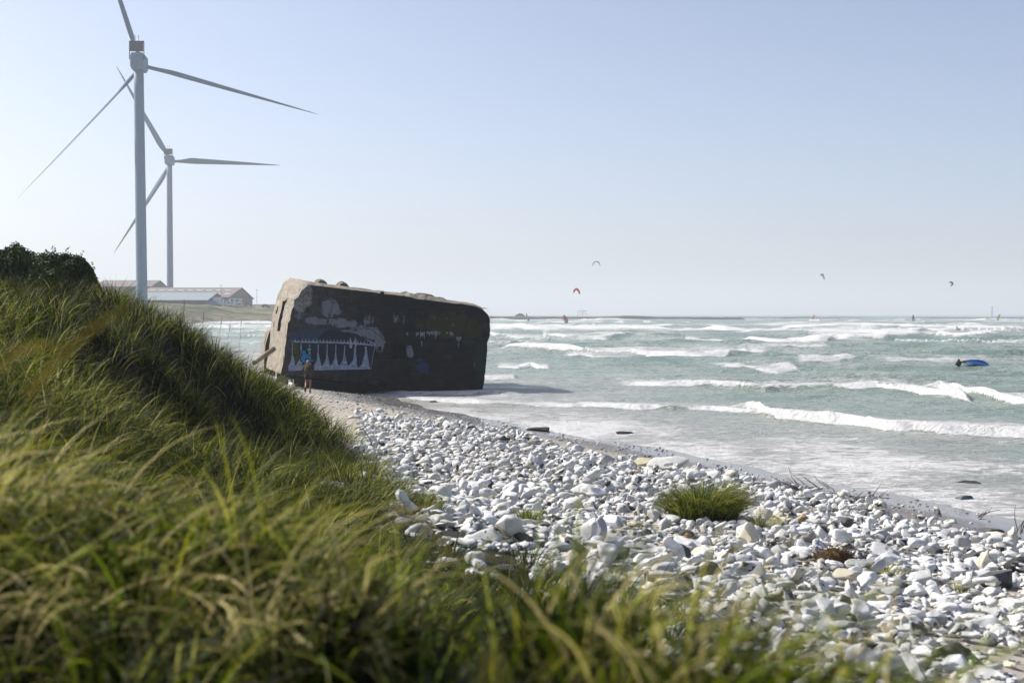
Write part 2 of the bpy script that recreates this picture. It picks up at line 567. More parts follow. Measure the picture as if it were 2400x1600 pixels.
# swash at the water's edge
edge = np.exp(-(off / 7.5) ** 1.4) * (sS < .8)
trail = np.maximum(trail, .84 * edge * (.05 + 1.1 * fbm(SX * .25, SY * .12, 700, 3)))
foam = np.maximum(foam, .85 * np.exp(-((sS + .25 + 1.1 * (fbm(SX * .5, SY * .35, 730, 3) - .5)) / .22) ** 2) * sstep(.35, .6, fbm(SX * 1.1, SY * .5, 710, 3)))
SZ = np.where(sS > -3, SZ * (1 - sstep(-3, 1.2, sS)) + .05 * sstep(-3, 0, sS) * (fbm(SX * .9, SY * .9, 720, 3)) - .25 * sstep(.4, 4, sS), SZ)
SZ[rows > 2300] = SZ[rows > 2300] * .3
me = np_mesh('sea', np.stack([SX.ravel(), SY.ravel(), SZ.ravel()], 1), grid_faces(len(rows), len(cols)),
             {'foam': foam.ravel(), 'trail': trail.ravel(), 'shallow': np.exp(-off / 9.0).ravel()})
m = mat('sea_water', (.08, .16, .14), .22, spec=.5)
n = N(m)
co = n.coord()
lace_co = n.mapping(co, (.55, 1.0, 1.0), rot=(0, 0, R(8)))
fine = n.noise(lace_co, 3.2, 7, .72, .8)
lines = n.math('ABSOLUTE', n.math('SUBTRACT', n.noise(lace_co, 1.15, 6, .66, 1.2), .5))
lace = n.math('SUBTRACT', 1.0, n.step(lines, .0, .075))
patch = n.noise(n.mapping(co, (.10, .17, 1)), 1.0, 4, .6)
patch2 = n.noise(n.mapping(co, (.018, .03, 1)), 1.0, 4, .6)
trail_a = n.attr('trail')
foam_a = n.attr('foam')
amt = n.math('ADD', n.math('MULTIPLY', trail_a, .85), n.math('MULTIPLY', n.step(n.math('MULTIPLY', n.math('ADD', patch, patch2), .5), .33, .62), .72))
lacy = n.math('MULTIPLY', lace, amt, True)
speck = n.step(n.math('ADD', fine, n.math('MULTIPLY', amt, .34)), .66, .86)
thick = n.step(n.math('ADD', foam_a, n.math('MULTIPLY', n.math('SUBTRACT', fine, .5), 2.1)), .30, .78)
fo = n.math('MAXIMUM', n.math('MAXIMUM', n.math('MULTIPLY', lacy, .62), n.math('MULTIPLY', speck, n.math('MULTIPLY', amt, 1.15, True))), thick, True)
deep = n.ramp(n.noise(n.mapping(co, (.02, .05, 1)), 1, 4, .6), [(.3, (.075, .140, .098)), (.7, (.14, .20, .155))])
shal = n.attr('shallow')
wat = n.mix(shal, deep, (.27, .265, .235))
n.base(n.mix(fo, wat, n.ramp(n.noise(n.mapping(co, (.8, 1.3, 1)), 5.0, 6, .7), [(.30, (.46, .48, .49)), (.55, (.72, .725, .73))])))
n.rough(n.math('ADD', .20, n.math('MULTIPLY', fo, .6)))
b1 = n.noise(n.mapping(co, (.7, 1.5, 1)), 2.2, 6, .68)
b2 = n.noise(n.mapping(co, (.8, 1.3, 1)), 7.0, 5, .7)
n.bump(n.math('ADD', b1, n.math('MULTIPLY', fo, n.math('ADD', .25, n.math('MULTIPLY', b2, 1.7)))), .8, .22)
tag(link('sea', me, m), kind='structure')


def sea_z(x, y):
    i = int(np.clip(np.searchsorted(rows, y) - 1, 0, len(rows) - 2))
    u_ = x / y
    j = int(np.clip(np.searchsorted(cols, u_), 0, len(cols) - 1))
    t = (y - rows[i]) / (rows[i + 1] - rows[i])
    return float(SZ[i, j] * (1 - t) + SZ[i + 1, j] * t)


def sea_hit(px, py, d0=60, d1=1800):
    """where a pixel's ray first meets the waves"""
    r = ray(px, py)
    d = d0
    while d < d1:
        if EYE + r.z * d <= sea_z(r.x * d, d): return d
        d *= 1.003
    return d1

# ================================================================== THE BUNKER
BA = R(15)
B0 = Vector((-1.74, 82.9, 0.0))
BU = Vector((math.cos(BA), math.sin(BA), 0)); BN = Vector((-math.sin(BA), math.cos(BA), 0))
BM = Matrix(((BU.x, BN.x, 0, B0.x), (BU.y, BN.y, 0, B0.y), (0, 0, 1, 0), (0, 0, 0, 1)))


def uv(px, py, dep=0.0):
    """photo pixel -> (u, v) on the bunker plane `dep` metres behind its front"""
    r = ray(px, py)
    o = B0 + BN * dep - CAM
    p = CAM + r * (o.dot(BN) / r.dot(BN)) - B0
    return p.dot(BU), p.z


FRONT = [(659, 876), (667, 831), (672, 778), (680, 738), (691, 704), (705, 682), (722, 668), (760, 671), (843, 681), (900, 688), (936, 692), (980, 700),
         (1023, 706), (1081, 712), (1112, 716), (1131, 725), (1144, 737), (1149, 749), (1147.5, 788), (1142, 804), (1140, 844), (1135, 889),
         (1130, 917), (1121, 924), (1028, 917), (870, 900), (749, 886)]
fr = [uv(*p) for p in FRONT]
# densify and roughen the outline
bo = []
brng = random.Random(4)
for (a, b) in zip(fr, fr[1:] + fr[:1]):
    L = math.hypot(b[0] - a[0], b[1] - a[1])
    k = max(1, int(L / .22))
    for i in range(k):
        t = i / k
        bo.append((a[0] + (b[0] - a[0]) * t, a[1] + (b[1] - a[1]) * t))
nb = len(bo)
uc = sum(p[0] for p in bo) / nb; vc = sum(p[1] for p in bo) / nb
vtop = max(p[1] for p in bo); vbot = min(p[1] for p in bo)
uL = min(p[0] for p in bo)


def ring(dep):
    out = []
    for i, (u, v) in enumerate(bo):
        up = max(0.0, min(1.0, (v - vc) / (vtop - vc)))
        left = max(0.0, 1 - (u - uL) / 3.0)
        top = up > .55 and u > uL + 1.0
        j = .045 * (mnoise.noise(Vector((u * 2.1, v * 2.1, dep * 1.3))) + .6 * mnoise.noise(Vector((u * 6, v * 6, dep * 3))))
        if up > .3 and left > .35: j *= 2.2
        du = (u - uc) / 7; dv = (v - vc) / 3
        l_ = math.hypot(du, dv) or 1
        uu, vv = u + du / l_ * j, v + dv / l_ * j
        e = min(dep, 1.0)
        vv += (.20 if top else .05) * min(dep / .55, 1) * (1 if up > .2 else 0) * (0.55 + .6 * (u > uL + 7.3) * (u < uL + 9.6) + .25)
        vv += .068 * dep * up * max(0, 1 - (u - uL) / 3.6) ** .8
        vv += .01 * dep * up
        if left > 0 and up < .55: uu += .03 * dep * 0
        # the far corner of the seaward side rounds off, the back is pulled in slightly
        if dep > 10.5: uu += .25 * (1 if u < uc else -1); vv -= .25 * up
        out.append((uu, dep, vv))
    return out


deps = [0, .12, .32, .6, 1.2, 2.2, 3.2, 4.2, 5.2, 6.2, 7.2, 8.2, 9.4, 10.6, 11.6, 12.0]
bm = bmesh.new()
loft(bm, [ring(d) for d in deps], closed=True, cap0=True, cap1=True)
bmesh.ops.recalc_face_normals(bm, faces=bm.faces)
body_me = bpy.data.meshes.new('body')
bm.to_mesh(body_me); bm.free()
# cut the embrasure, the smaller holes and the slots into the side
cut = bmesh.new()


def cutbox(px0, py0, px1, py1, dep0, dep1, skew=0.0):
    u0, v1 = uv(px0, py0); u1, v0 = uv(px1, py1)
    box(cut, (u0, dep0, v0), (u1, dep1, v1))


cutbox(918.5, 805, 952, 842, -.6, 3.0)
cutbox(884, 812, 894, 822, -.6, .35)
cutbox(892, 683, 903, 690, -.6, .9)


def slot(p_top, p_bot, dep, w, deep=.9):
    """a leaning slot in the left-hand side at a given depth"""
    a = uv(*p_top, dep); b = uv(*p_bot, dep)
    vs = []
    for (u, v) in (a, b):
        for du in (-1.2, deep):
            for dd in (-w, w * .8):
                vs.append(cut.verts.new((u + du, dep + dd, v)))
    for f in ((0, 1, 3, 2), (4, 6, 7, 5), (0, 4, 5, 1), (2, 3, 7, 6), (0, 2, 6, 4), (1, 5, 7, 3)):
        cut.faces.new([vs[i] for i in f])


slot((660, 705), (652, 776), 4.6, 1.0)
slot((640, 698), (634, 742), 10.0, .6, .6)
slot((650, 718), (648, 735), 7.5, .22, .4)
slot((647, 752), (645, 766), 7.9, .2, .4)
bmesh.ops.recalc_face_normals(cut, faces=cut.faces)
cme = bpy.data.meshes.new('cut'); cut.to_mesh(cme); cut.free()
tb = bpy.data.objects.new('t', body_me); tc = bpy.data.objects.new('c', cme)
COL.objects.link(tb); COL.objects.link(tc)
bo_mod = tb.modifiers.new('b', 'BOOLEAN'); bo_mod.operation = 'DIFFERENCE'; bo_mod.object = tc; bo_mod.solver = 'EXACT'
dg = bpy.context.evaluated_depsgraph_get()
body = bpy.data.meshes.new_from_object(tb.evaluated_get(dg))
bpy.data.objects.remove(tb); bpy.data.objects.remove(tc)
bpy.data.meshes.remove(body_me); bpy.data.meshes.remove(cme)

# weathered concrete: board marks, near-black tone on the seaward front, pale scars where the skin fell off
mB = mat('weathered_concrete', (.3, .26, .2), .9, spec=.15)
n = N(mB)
co = n.coord()
X, Y, Z = n.sep(co)
big = n.noise(co, .55, 5, .6)
med = n.noise(co, 2.2, 6, .65)
fin = n.noise(co, 9, 5, .7)
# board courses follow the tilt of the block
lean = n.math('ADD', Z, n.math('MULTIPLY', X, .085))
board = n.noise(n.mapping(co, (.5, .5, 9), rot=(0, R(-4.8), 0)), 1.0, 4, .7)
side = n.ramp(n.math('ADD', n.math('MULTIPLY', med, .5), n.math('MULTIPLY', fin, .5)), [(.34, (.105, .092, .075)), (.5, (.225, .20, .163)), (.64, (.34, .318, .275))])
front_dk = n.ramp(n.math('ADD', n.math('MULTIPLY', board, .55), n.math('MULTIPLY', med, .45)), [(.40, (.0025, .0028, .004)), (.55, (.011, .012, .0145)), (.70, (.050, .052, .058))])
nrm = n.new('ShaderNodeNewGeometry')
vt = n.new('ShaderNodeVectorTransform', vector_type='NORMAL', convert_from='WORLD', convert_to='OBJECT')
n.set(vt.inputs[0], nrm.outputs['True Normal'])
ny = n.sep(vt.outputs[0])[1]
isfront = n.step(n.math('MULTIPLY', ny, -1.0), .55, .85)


def blob(u, v, ru, rv):
    du = n.math('DIVIDE', n.math('SUBTRACT', X, u), ru)
    dv = n.math('DIVIDE', n.math('SUBTRACT', lean, v + u * .085), rv)
    return n.math('SUBTRACT', 1.0, n.math('ADD', n.math('MULTIPLY', du, du), n.math('MULTIPLY', dv, dv)), True)


# grey at the landward end, darker towards the sea
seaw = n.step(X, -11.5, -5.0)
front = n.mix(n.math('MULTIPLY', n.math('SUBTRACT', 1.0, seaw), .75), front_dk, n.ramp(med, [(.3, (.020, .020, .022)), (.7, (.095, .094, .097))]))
scar_n = n.math('ADD', n.math('MULTIPLY', n.noise(n.mapping(co, (1, 1, .55)), 3.0, 6, .72), .7), n.math('MULTIPLY', board, .3))
SC_ = None
for (px, py, ru, rv, k) in [(775, 722, .9, .9, 1), (740, 752, 1.0, .35, 1), (800, 757, 1.6, .45, 1), (860, 778, 1.3, .6, 1), (890, 800, .5, 1.0, 1), (862, 745, .8, .8, .7), (935, 745, .9, .7, .7),
                            (960, 825, .35, .6, 1), (820, 780, 1.0, .4, 1), (700, 745, .8, 1.2, .6), (1000, 760, .6, .5, .5), (690, 800, .4, 1.3, .7), (705, 690, .5, .6, 1)]:
    u, v = uv(px, py)
    b_ = n.math('MULTIPLY', blob(u, v, ru, rv), k)
    SC_ = b_ if SC_ is None else n.math('MAXIMUM', SC_, b_)
scar = n.step(n.math('ADD', scar_n, n.math('MULTIPLY', n.math('SUBTRACT', SC_, .5), .42)), .525, .63)
front = n.mix(n.math('MULTIPLY', scar, n.math('MULTIPLY', n.step(SC_, 0.0, .25), .85)), front, n.ramp(fin, [(.3, (.10, .115, .14)), (.7, (.24, .265, .30))]))
u, v = uv(1060, 765)
moss = n.math('MULTIPLY', n.step(n.math('ADD', blob(u, v, 2.6, 1.0), n.math('MULTIPLY', n.math('SUBTRACT', med, .5), 1.6)), .25, .7), .55)
front = n.mix(moss, front, (.045, .042, .008))
u, v = uv(1128, 850)
grn = n.math('MULTIPLY', n.step(n.math('ADD', blob(u, v, .5, 1.6), n.math('MULTIPLY', n.math('SUBTRACT', med, .5), 1.2)), .2, .7), .6)
front = n.mix(grn, front, (.012, .035, .022))
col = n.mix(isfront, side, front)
u, v = uv(703, 690)
spall = n.math('MULTIPLY', n.step(n.math('ADD', blob(u, v, .85, 1.15), n.math('MULTIPLY', n.math('SUBTRACT', med, .5), 1.0)), .22, .42), n.math('SUBTRACT', 1.0, n.step(Y, .7, 1.3)))
col = n.mix(n.math('MULTIPLY', spall, .9), col, n.ramp(n.math('ADD', n.math('MULTIPLY', fin, .6), n.math('MULTIPLY', med, .4)), [(.36, (.03, .022, .016)), (.47, (.17, .155, .135)), (.56, (.30, .29, .27)), (.68, (.20, .10, .045))]))
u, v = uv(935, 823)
hole_shade = n.math('MULTIPLY', n.math('MULTIPLY', n.step(blob(u, v, 1.1, 1.1), .0, .1), n.step(Y, .02, .08)), n.math('SUBTRACT', 1.0, n.step(Y, 3.1, 3.2)))  # painted shade: blackens the walls inside the embrasure
col = n.mix(hole_shade, col, (.004, .004, .004))
# hairline cracks
vor = n.voronoi(n.mapping(co, (.35, .35, .55)), 1.0, 'DISTANCE_TO_EDGE')
crk = n.math('SUBTRACT', 1.0, n.step(n.math('ADD', vor, n.math('MULTIPLY', n.math('SUBTRACT', fin, .5), .05)), .004, .016))
col = n.mix(n.math('MULTIPLY', crk, .7), col, (.012, .010, .008))
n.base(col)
hgt = n.math('ADD', n.math('ADD', n.math('MULTIPLY', fin, .5), n.math('MULTIPLY', board, .5)), n.math('MULTIPLY', scar, -.2))
n.bump(hgt, .75, .06)

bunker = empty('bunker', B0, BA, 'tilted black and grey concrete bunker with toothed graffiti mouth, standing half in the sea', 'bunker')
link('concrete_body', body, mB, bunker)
# the base it rocks on, set back under the overhang
bm = bmesh.new()
loft(bm, [[(u + .3 if u < uc else u - .5, d, v) for (u, v) in ((-11.2, .9), (-1.0, -.2), (-1.0, -1.6), (-11.2, -1.2))] for d in (1.5, 10)], closed=True)
bmesh.ops.recalc_face_normals(bm, faces=bm.faces)
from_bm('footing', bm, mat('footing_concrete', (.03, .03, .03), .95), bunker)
# lower stepped block at the landward back corner
bm = bmesh.new()
pr = [(615, 874), (617, 830), (620, 803), (626, 782), (634, 772), (640, 772), (642, 880)]
r0 = [uv(*p, 10.5) for p in pr]
loft(bm, [[(u, 9.6, v) for u, v in r0], [(u - .05, 10.4, v + .08) for u, v in r0], [(u, 12.6, v) for u, v in r0]], closed=True)
bmesh.ops.recalc_face_normals(bm, faces=bm.faces)
from_bm('stepped_block', bm, mB, bunker)
# broken lumps standing on the roof edge
def roof_lump(poly, d0, d1, seed):
    bm = bmesh.new()
    base = [uv(*p, (d0 + d1) / 2) for p in poly]
    dens = []
    for a, b in zip(base, base[1:] + base[:1]):
        for t in (0, .33, .66): dens.append((a[0] + (b[0] - a[0]) * t, a[1] + (b[1] - a[1]) * t))
    cu = sum(p[0] for p in dens) / len(dens); cv = sum(p[1] for p in dens) / len(dens)
    rs = []
    for i in range(6):
        t = i / 5
        s = (.55, .95, 1, 1, .9, .5)[i]
        rs.append([(cu + (u - cu) * s + .05 * mnoise.noise(Vector((u * 5, t * 4, seed))), d0 + (d1 - d0) * t,
                    cv + (v - cv) * s + .05 * mnoise.noise(Vector((v * 5, t * 4, seed + 9)))) for u, v in dens])
    loft(bm, rs, closed=True)
    bmesh.ops.recalc_face_normals(bm, faces=bm.faces)
    return from_bm('broken_lump', bm, mL, bunker)


mL = mottled('broken_concrete', (.045, .042, .04), (.20, .17, .13), 5, .9, .6, 18, .04)
roof_lump([(727, 676), (736, 662), (742, 655), (749, 653), (757, 656), (764, 662), (771, 676)], 1.4, 2.8, 1)
roof_lump([(779, 680), (787, 668), (797, 659), (802, 659), (810, 664), (823, 682)], 1.4, 2.9, 2)
roof_lump([(936, 694), (940, 685), (950, 683), (958, 687), (960, 696)], 1.2, 2.4, 3)
roof_lump([(965, 700), (975, 686), (992, 687), (1008, 691), (1030, 702), (1020, 710)], .7, 2.2, 4)
# dark fissure running down the seaward third
mK = mat('fissure_dark', (.006, .006, .006), 1.0)


def flat_strip(name, pts, widths, m, off=.02, parent=bunker, ragged=0.0, seed=0):
    bm = bmesh.new()
    prev = None
    for i, ((px, py), w) in enumerate(zip(pts, widths)):
        u, v = uv(px, py)
        w = w * .0249 / 2
        j = ragged * (mnoise.noise(Vector((i * 1.7, seed, 0))))
        a, b = bm.verts.new((u - w + j, -off, v)), bm.verts.new((u + w + j, -off, v))
        if prev: bm.faces.new((prev[0], a, b, prev[1]))
        prev = (a, b)
    bmesh.ops.recalc_face_normals(bm, faces=bm.faces)
    return from_bm(name, bm, m, parent)


fis = [(1084, 713), (1087, 722), (1091, 732), (1094, 745), (1092, 760), (1087, 778), (1083, 790), (1078, 806), (1074, 830), (1074, 860), (1070, 890), (1068, 915)]
fpts, fw = [], []
for (a, b) in zip(fis, fis[1:]):
    for t in (0, .34, .67):
        fpts.append((a[0] + (b[0] - a[0]) * t + brng.uniform(-1.2, 1.2), a[1] + (b[1] - a[1]) * t)); fw.append(brng.uniform(1.4, 3.4))
flat_strip('fissure', fpts, fw, mK, .012)

# ---- paint on the front
def flat_polys(name, polys, mats, off, parent=bunker):
    bm = bmesh.new()
    for k, (pts, mi) in enumerate(polys):
        vs = [bm.verts.new((uv(*p)[0], -(off + .0006 * k), uv(*p)[1])) for p in pts]
        f = bm.faces.new(vs)
        f.material_index = mi
    bmesh.ops.triangulate(bm, faces=bm.faces, ngon_method='EAR_CLIP')
    for f in bm.faces:
        f.normal_update()
        if f.normal.y > 0: f.normal_flip()
    return from_bm(name, bm, mats, parent)


def paint(name, c0, c1, wear=.5, sc=5, hole=None):
    m = mat(name, c0, .75, spec=.2)
    n = N(m)
    co = n.coord()
    a = n.noise(n.mapping(co, (1, 1, 1.6)), sc, 6, .7)
    n.base(n.ramp(a, [(.35, c0), (.68, c1)]))
    if hole:
        tr = n.new('ShaderNodeBsdfTransparent'); mx = n.new('ShaderNodeMixShader')
        n.set(mx.inputs[0], n.step(n.noise(co, hole[0], 6, .75), hole[1], hole[1] + .05))
        n.nt.links.new(tr.outputs[0], mx.inputs[2]); n.nt.links.new(n.b.outputs[0], mx.inputs[1])
        n.nt.links.new(mx.outputs[0], n.nt.nodes['Material Output'].inputs[0])
    n.bump(n.noise(co, 14, 4, .7), .4, .02)
    return m


pW = paint('worn_white_paint', (.13, .17, .25), (.42, .47, .57), sc=7, hole=(9, .585))
pB = paint('dark_blue_paint', (.003, .008, .022), (.008, .020, .048), sc=3, hole=(5, .60))
pBl = paint('faded_blue_paint', (.010, .026, .06), (.05, .08, .13), sc=6, hole=(6, .58))
pC = paint('cyan_paint', (.012, .15, .34), (.02, .22, .45), sc=4)
pK = paint('black_paint', (.004, .005, .008), (.008, .009, .014))
pG = paint('green_paint', (.05, .33, .18), (.12, .45, .25))
pY = paint('olive_paint', (.03, .05, .006), (.07, .085, .012), hole=(6, .58))


def zm(pts, x0=640, y0=760, s=8.7115):     # from the close-up used for measuring
    return [(x0 + x / s, y0 + y / s) for x, y in pts]


mural = flat_polys('mouth_mural', [
    (zm([(410, 370), (440, 300), (520, 240), (700, 130), (900, 90), (1300, 130), (1700, 190), (1900, 310), (2100, 430), (2070, 500), (2040, 640), (2000, 915), (1700, 915), (330, 940), (395, 640)]), 0),
    (zm([(300, 300), (420, 200), (640, 90), (900, 70), (1150, 85), (1000, 200), (900, 300), (800, 345), (440, 345)]), 1),
], [pB, pBl], .006)
teeth = []
# lower row: a white wedge between dark scallops; the scallops are the gaps
base_y = lambda x: 948 - (x - 320) * .021
gaps = [(405, 525, 860, 390), (560, 880, 850, 400), (925, 1085, 850, 385), (1095, 1262, 855, 395), (1280, 1440, 850, 400), (1462, 1650, 835, 410), (1665, 1860, 822, 420), (1868, 2010, 930, 440)]
peaks = [395, 572, 745, 920, 1104, 1282, 1460, 1675, 1890]
tops = [375, 390, 400, 405, 405, 412, 420, 425, 450]
halfs = [8, 9, 9, 10, 9, 9, 10, 12, 16]
bots = [(315, 470), (450, 610), (600, 800), (835, 1000), (1000, 1175), (1170, 1350), (1345, 1535), (1530, 1725), (1720, 2000)]
for i, (xp, yt, hw, (bl, br)) in enumerate(zip(peaks, tops, halfs, bots)):
    yb = base_y(xp)
    ymid = 845 if i < 8 else 905
    pts = [(xp - hw, yt), (xp + hw, yt)]
    for t in (.25, .5, .68, .82, .92, 1):
        w = hw + (br - xp - hw) * (t ** 4.2)
        pts.append((xp + w + (-14 * t if i < 8 else 0), yt + (ymid - yt) * t))
    pts += [(br, ymid + 5), (br, base_y(br)), (bl, base_y(bl)), (bl, ymid + 5)]
    for t in (1, .92, .82, .68, .5, .25):
        w = hw + (xp - hw - bl) * (t ** 4.2)
        pts.append((xp - w - 14 * t * (0 if i else 0), yt + (ymid - yt) * t))
    teeth.append((zm(pts), 0))
# upper gum line with its row of small spikes
top_line = [(410, 372), (600, 376), (900, 378), (1200, 383), (1500, 395), (1800, 412), (2095, 440)]
tl = lambda x: float(np.interp(x, [p[0] for p in top_line], [p[1] for p in top_line]))
teeth.append((zm([(410, 372), (450, 345), (700, 350), (1100, 355), (1500, 370), (1800, 388), (2095, 425), (2095, 444), (1800, 416), (1500, 398), (1100, 382), (700, 376)]), 0))
xs_ = [450, 525, 598, 665, 738, 822, 893, 958, 1030, 1100, 1172, 1243, 1315, 1385, 1452, 1525, 1592, 1655, 1720, 1790, 1862, 1930, 1990]
for x in xs_:
    y = tl(x)
    teeth.append((zm([(x - 34, y - 22), (x - 14, y - 36), (x - 5, y - 60), (x + 1, y - 92), (x + 6, y - 60), (x + 14, y - 36), (x + 34, y - 22), (x + 34, y - 14), (x - 34, y - 14)]), 0))
teeth.append((zm([(2085, 440), (2097, 440), (2045, 620), (2002, 905), (1992, 905), (2036, 620)]), 0))
teeth.append((zm([(392, 372), (406, 372), (402, 560), (390, 640), (384, 560)]), 0))
teeth.append((zm([(1880, 300), (1900, 300), (2050, 370), (2100, 425), (2085, 430), (2030, 385)]), 0))
teeth.append((zm([(1575, 260), (1590, 330), (1610, 360), (1612, 470), (1590, 495), (1560, 470), (1552, 380)]), 0))
teeth.append((zm([(1672, 255), (1700, 330), (1708, 420), (1690, 480), (1675, 400), (1665, 320)]), 0))
flat_polys('white_teeth', teeth, [pW], .020, mural)
flat_polys('olive_stripe', [(zm([(420, 395), (520, 400), (525, 620), (515, 760), (470, 800), (430, 760), (415, 600)]), 0)], [pY], .014, mural)


def circ(cx, cy, rx, ry, n_=18, rot=0):
    return [(cx + rx * math.cos(2 * math.pi * k / n_), cy + ry * math.sin(2 * math.pi * k / n_)) for k in range(n_)]


flat_polys('bubble_doodle', [
    (zm(circ(617, 577, 66, 62)), 0), (zm(circ(668, 700, 125, 112)), 0), (zm([(690, 490), (730, 472), (795, 490), (790, 545), (730, 560), (685, 530)]), 0), (zm(circ(780, 745, 52, 42)), 0),
    (zm(circ(617, 577, 50, 46)), 1), (zm(circ(670, 698, 106, 94)), 1), (zm([(697, 497), (740, 485), (778, 500), (770, 532), (730, 548), (700, 528)]), 2), (zm(circ(792, 745, 28, 18)), 1),
    (zm(circ(598, 582, 10, 10)), 0), (zm([(655, 700), (690, 685), (735, 705), (730, 720), (690, 702), (665, 716), (665, 750), (652, 740)]), 0),
    (zm([(235, 590), (420, 608), (570, 615), (570, 630), (420, 622), (235, 602)]), 0)], [pK, pC, pG], .032, bunker)
pD = paint('dim_blue_paint', (.006, .02, .055), (.012, .034, .08), hole=(6, .6))
z2 = lambda pts: [(900 + x / 5.227, 640 + y / 5.227) for x, y in pts]
flat_polys('blue_bubble', [(z2(circ(477, 1160, 80, 72)), 0), (z2(circ(433, 1063, 34, 26)), 0)], [pD], .010)
# pale runs of lime below the ledge
runs = []
for (x, y, w, l) in [(410, 725, 34, 55), (470, 718, 60, 110), (545, 722, 50, 60), (590, 715, 40, 50), (635, 708, 42, 125), (680, 715, 26, 45), (770, 715, 34, 30), (820, 720, 40, 55), (845, 735, 16, 50),
                     (918, 780, 62, 75), (912, 850, 12, 85), (285, 720, 24, 65), (462, 830, 14, 100), (1108, 1090, 8, 70), (615, 545, 8, 30), (848, 620, 8, 40), (770, 545, 6, 30)]:
    pts = []
    k = 6
    for i in range(k + 1): pts.append((x - w / 2 + w * i / k, y + brng.uniform(-6, 6)))
    for i in range(k, -1, -1):
        pts.append((x - w * .42 + w * .84 * i / k, y + l * (brng.uniform(.25, 1.0))))
    runs.append((z2(pts), 0))
pR = paint('lime_run', (.10, .125, .14), (.26, .30, .32), sc=10, hole=(8, .54))
for rn in runs:
    flat_polys('lime_streak', [rn], [pR], .008)
# boulders / rubble and a beam lying against the landward end
mW = mottled('driftwood', (.20, .15, .09), (.36, .28, .18), 6, .85, .5, 25, .02)
bm = bmesh.new()
tube(bm, [at(596, 850, 74), at(612, 838, 76), at(641, 818, 80.5)], [.13, .14, .15], 10)
tag(from_bm('wooden_beam', bm, mW), 'tan wooden beam propped against the sunlit end of the bunker', 'beam')
# ================================================================== THE DUNE GRASS
def grass_mat(name, stops, trans=.45):
    m = mat(name, (.1, .13, .03), .6, spec=.12)
    n = N(m)
    hue = n.attr('hue')
    t = n.attr('along')
    c = n.ramp(hue, stops)
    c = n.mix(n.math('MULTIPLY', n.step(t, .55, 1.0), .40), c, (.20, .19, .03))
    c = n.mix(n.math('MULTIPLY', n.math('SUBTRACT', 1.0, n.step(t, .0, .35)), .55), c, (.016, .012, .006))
    n.base(c)
    tr = n.new('ShaderNodeBsdfTranslucent')
    n.set(tr.inputs[0], c)
    mx = n.new('ShaderNodeMixShader')
    mx.inputs[0].default_value = trans
    n.nt.links.new(n.b.outputs[0], mx.inputs[1]); n.nt.links.new(tr.outputs[0], mx.inputs[2])
    n.nt.links.new(mx.outputs[0], n.nt.nodes['Material Output'].inputs[0])
    return m


MG = grass_mat('marram_blade', [(0.0, (.0015, .004, .0005)), (.30, (.006, .015, .001)), (.47, (.030, .060, .002)), (.60, (.14, .21, .004)), (.76, (.36, .36, .02)), (1.0, (.60, .50, .23))], .34)  # lowest stops near black: deep shade among the blades put into the colour
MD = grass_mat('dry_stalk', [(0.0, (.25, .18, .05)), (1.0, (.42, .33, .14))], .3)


def blades(bx, by, bz, L, wid, az, th0, th1, hue, segs, g, twist=None):
    """blade ribbons; az = heading they lean to, th0 lean at the foot, th1 extra lean at the tip"""
    nB = len(bx)
    t = np.linspace(0, 1, segs + 1)
    th = th0[:, None] + th1[:, None] * t[None, :] ** 1.4
    hx, hy = np.cos(az), np.sin(az)
    ds = L[:, None] / segs
    r = np.concatenate([np.zeros((nB, 1)), np.cumsum(np.sin((th[:, :-1] + th[:, 1:]) / 2) * ds, 1)], 1)
    z = np.concatenate([np.zeros((nB, 1)), np.cumsum(np.cos((th[:, :-1] + th[:, 1:]) / 2) * ds, 1)], 1)
    cx = bx[:, None] + hx[:, None] * r
    cy = by[:, None] + hy[:, None] * r
    cz = bz[:, None] + z
    tw = g.uniform(-1.0, 1.0, nB) if twist is None else twist
    tw = tw[:, None] + g.uniform(-.9, .9, nB)[:, None] * t[None, :]
    # side vector: horizontal normal of the lean, rolled about the blade
    sx, sy = -hy[:, None], hx[:, None]
    ux, uy, uz = -np.cos(th) * hx[:, None], -np.cos(th) * hy[:, None], np.sin(th)
    ca, sa = np.cos(tw), np.sin(tw)
    vx, vy, vz = sx * ca + ux * sa, sy * ca + uy * sa, uz * sa
    w = wid[:, None] * (1 - t[None, :] ** 2.2) * np.minimum(1, .55 + 1.6 * t[None, :]) / 2 + .0004
    P0 = np.stack([cx - vx * w, cy - vy * w, cz - vz * w], 2)
    P1 = np.stack([cx + vx * w, cy + vy * w, cz + vz * w], 2)
    V = np.stack([P0, P1], 2).reshape(-1, 3)
    k = (segs + 1) * 2
    base = (np.arange(nB) * k)[:, None] + (np.arange(segs) * 2)[None, :]
    Fc = np.stack([base, base + 1, base + 3, base + 2], 2).reshape(-1, 4)
    return V, Fc, np.repeat(hue, k), np.tile(np.repeat(t, 2), nB)


def tufted(cx, cy, per, spread, g):
    i = np.repeat(np.arange(len(cx)), per)
    a = g.uniform(0, 6.283, len(i)); rr_ = np.abs(g.normal(0, spread, len(i)))
    return cx[i] + np.cos(a) * rr_, cy[i] + np.sin(a) * rr_, i, a


class Acc:
    def __init__(self): self.V, self.F, self.H, self.T, self.n = [], [], [], [], 0

    def add(self, V, Fc, H, T):
        self.V.append(V); self.F.append(Fc + self.n); self.H.append(H); self.T.append(T); self.n += len(V)

    def mesh(self, name):
        return np_mesh(name, np.concatenate(self.V), np.concatenate(self.F), {'hue': np.concatenate(self.H), 'along': np.concatenate(self.T)})


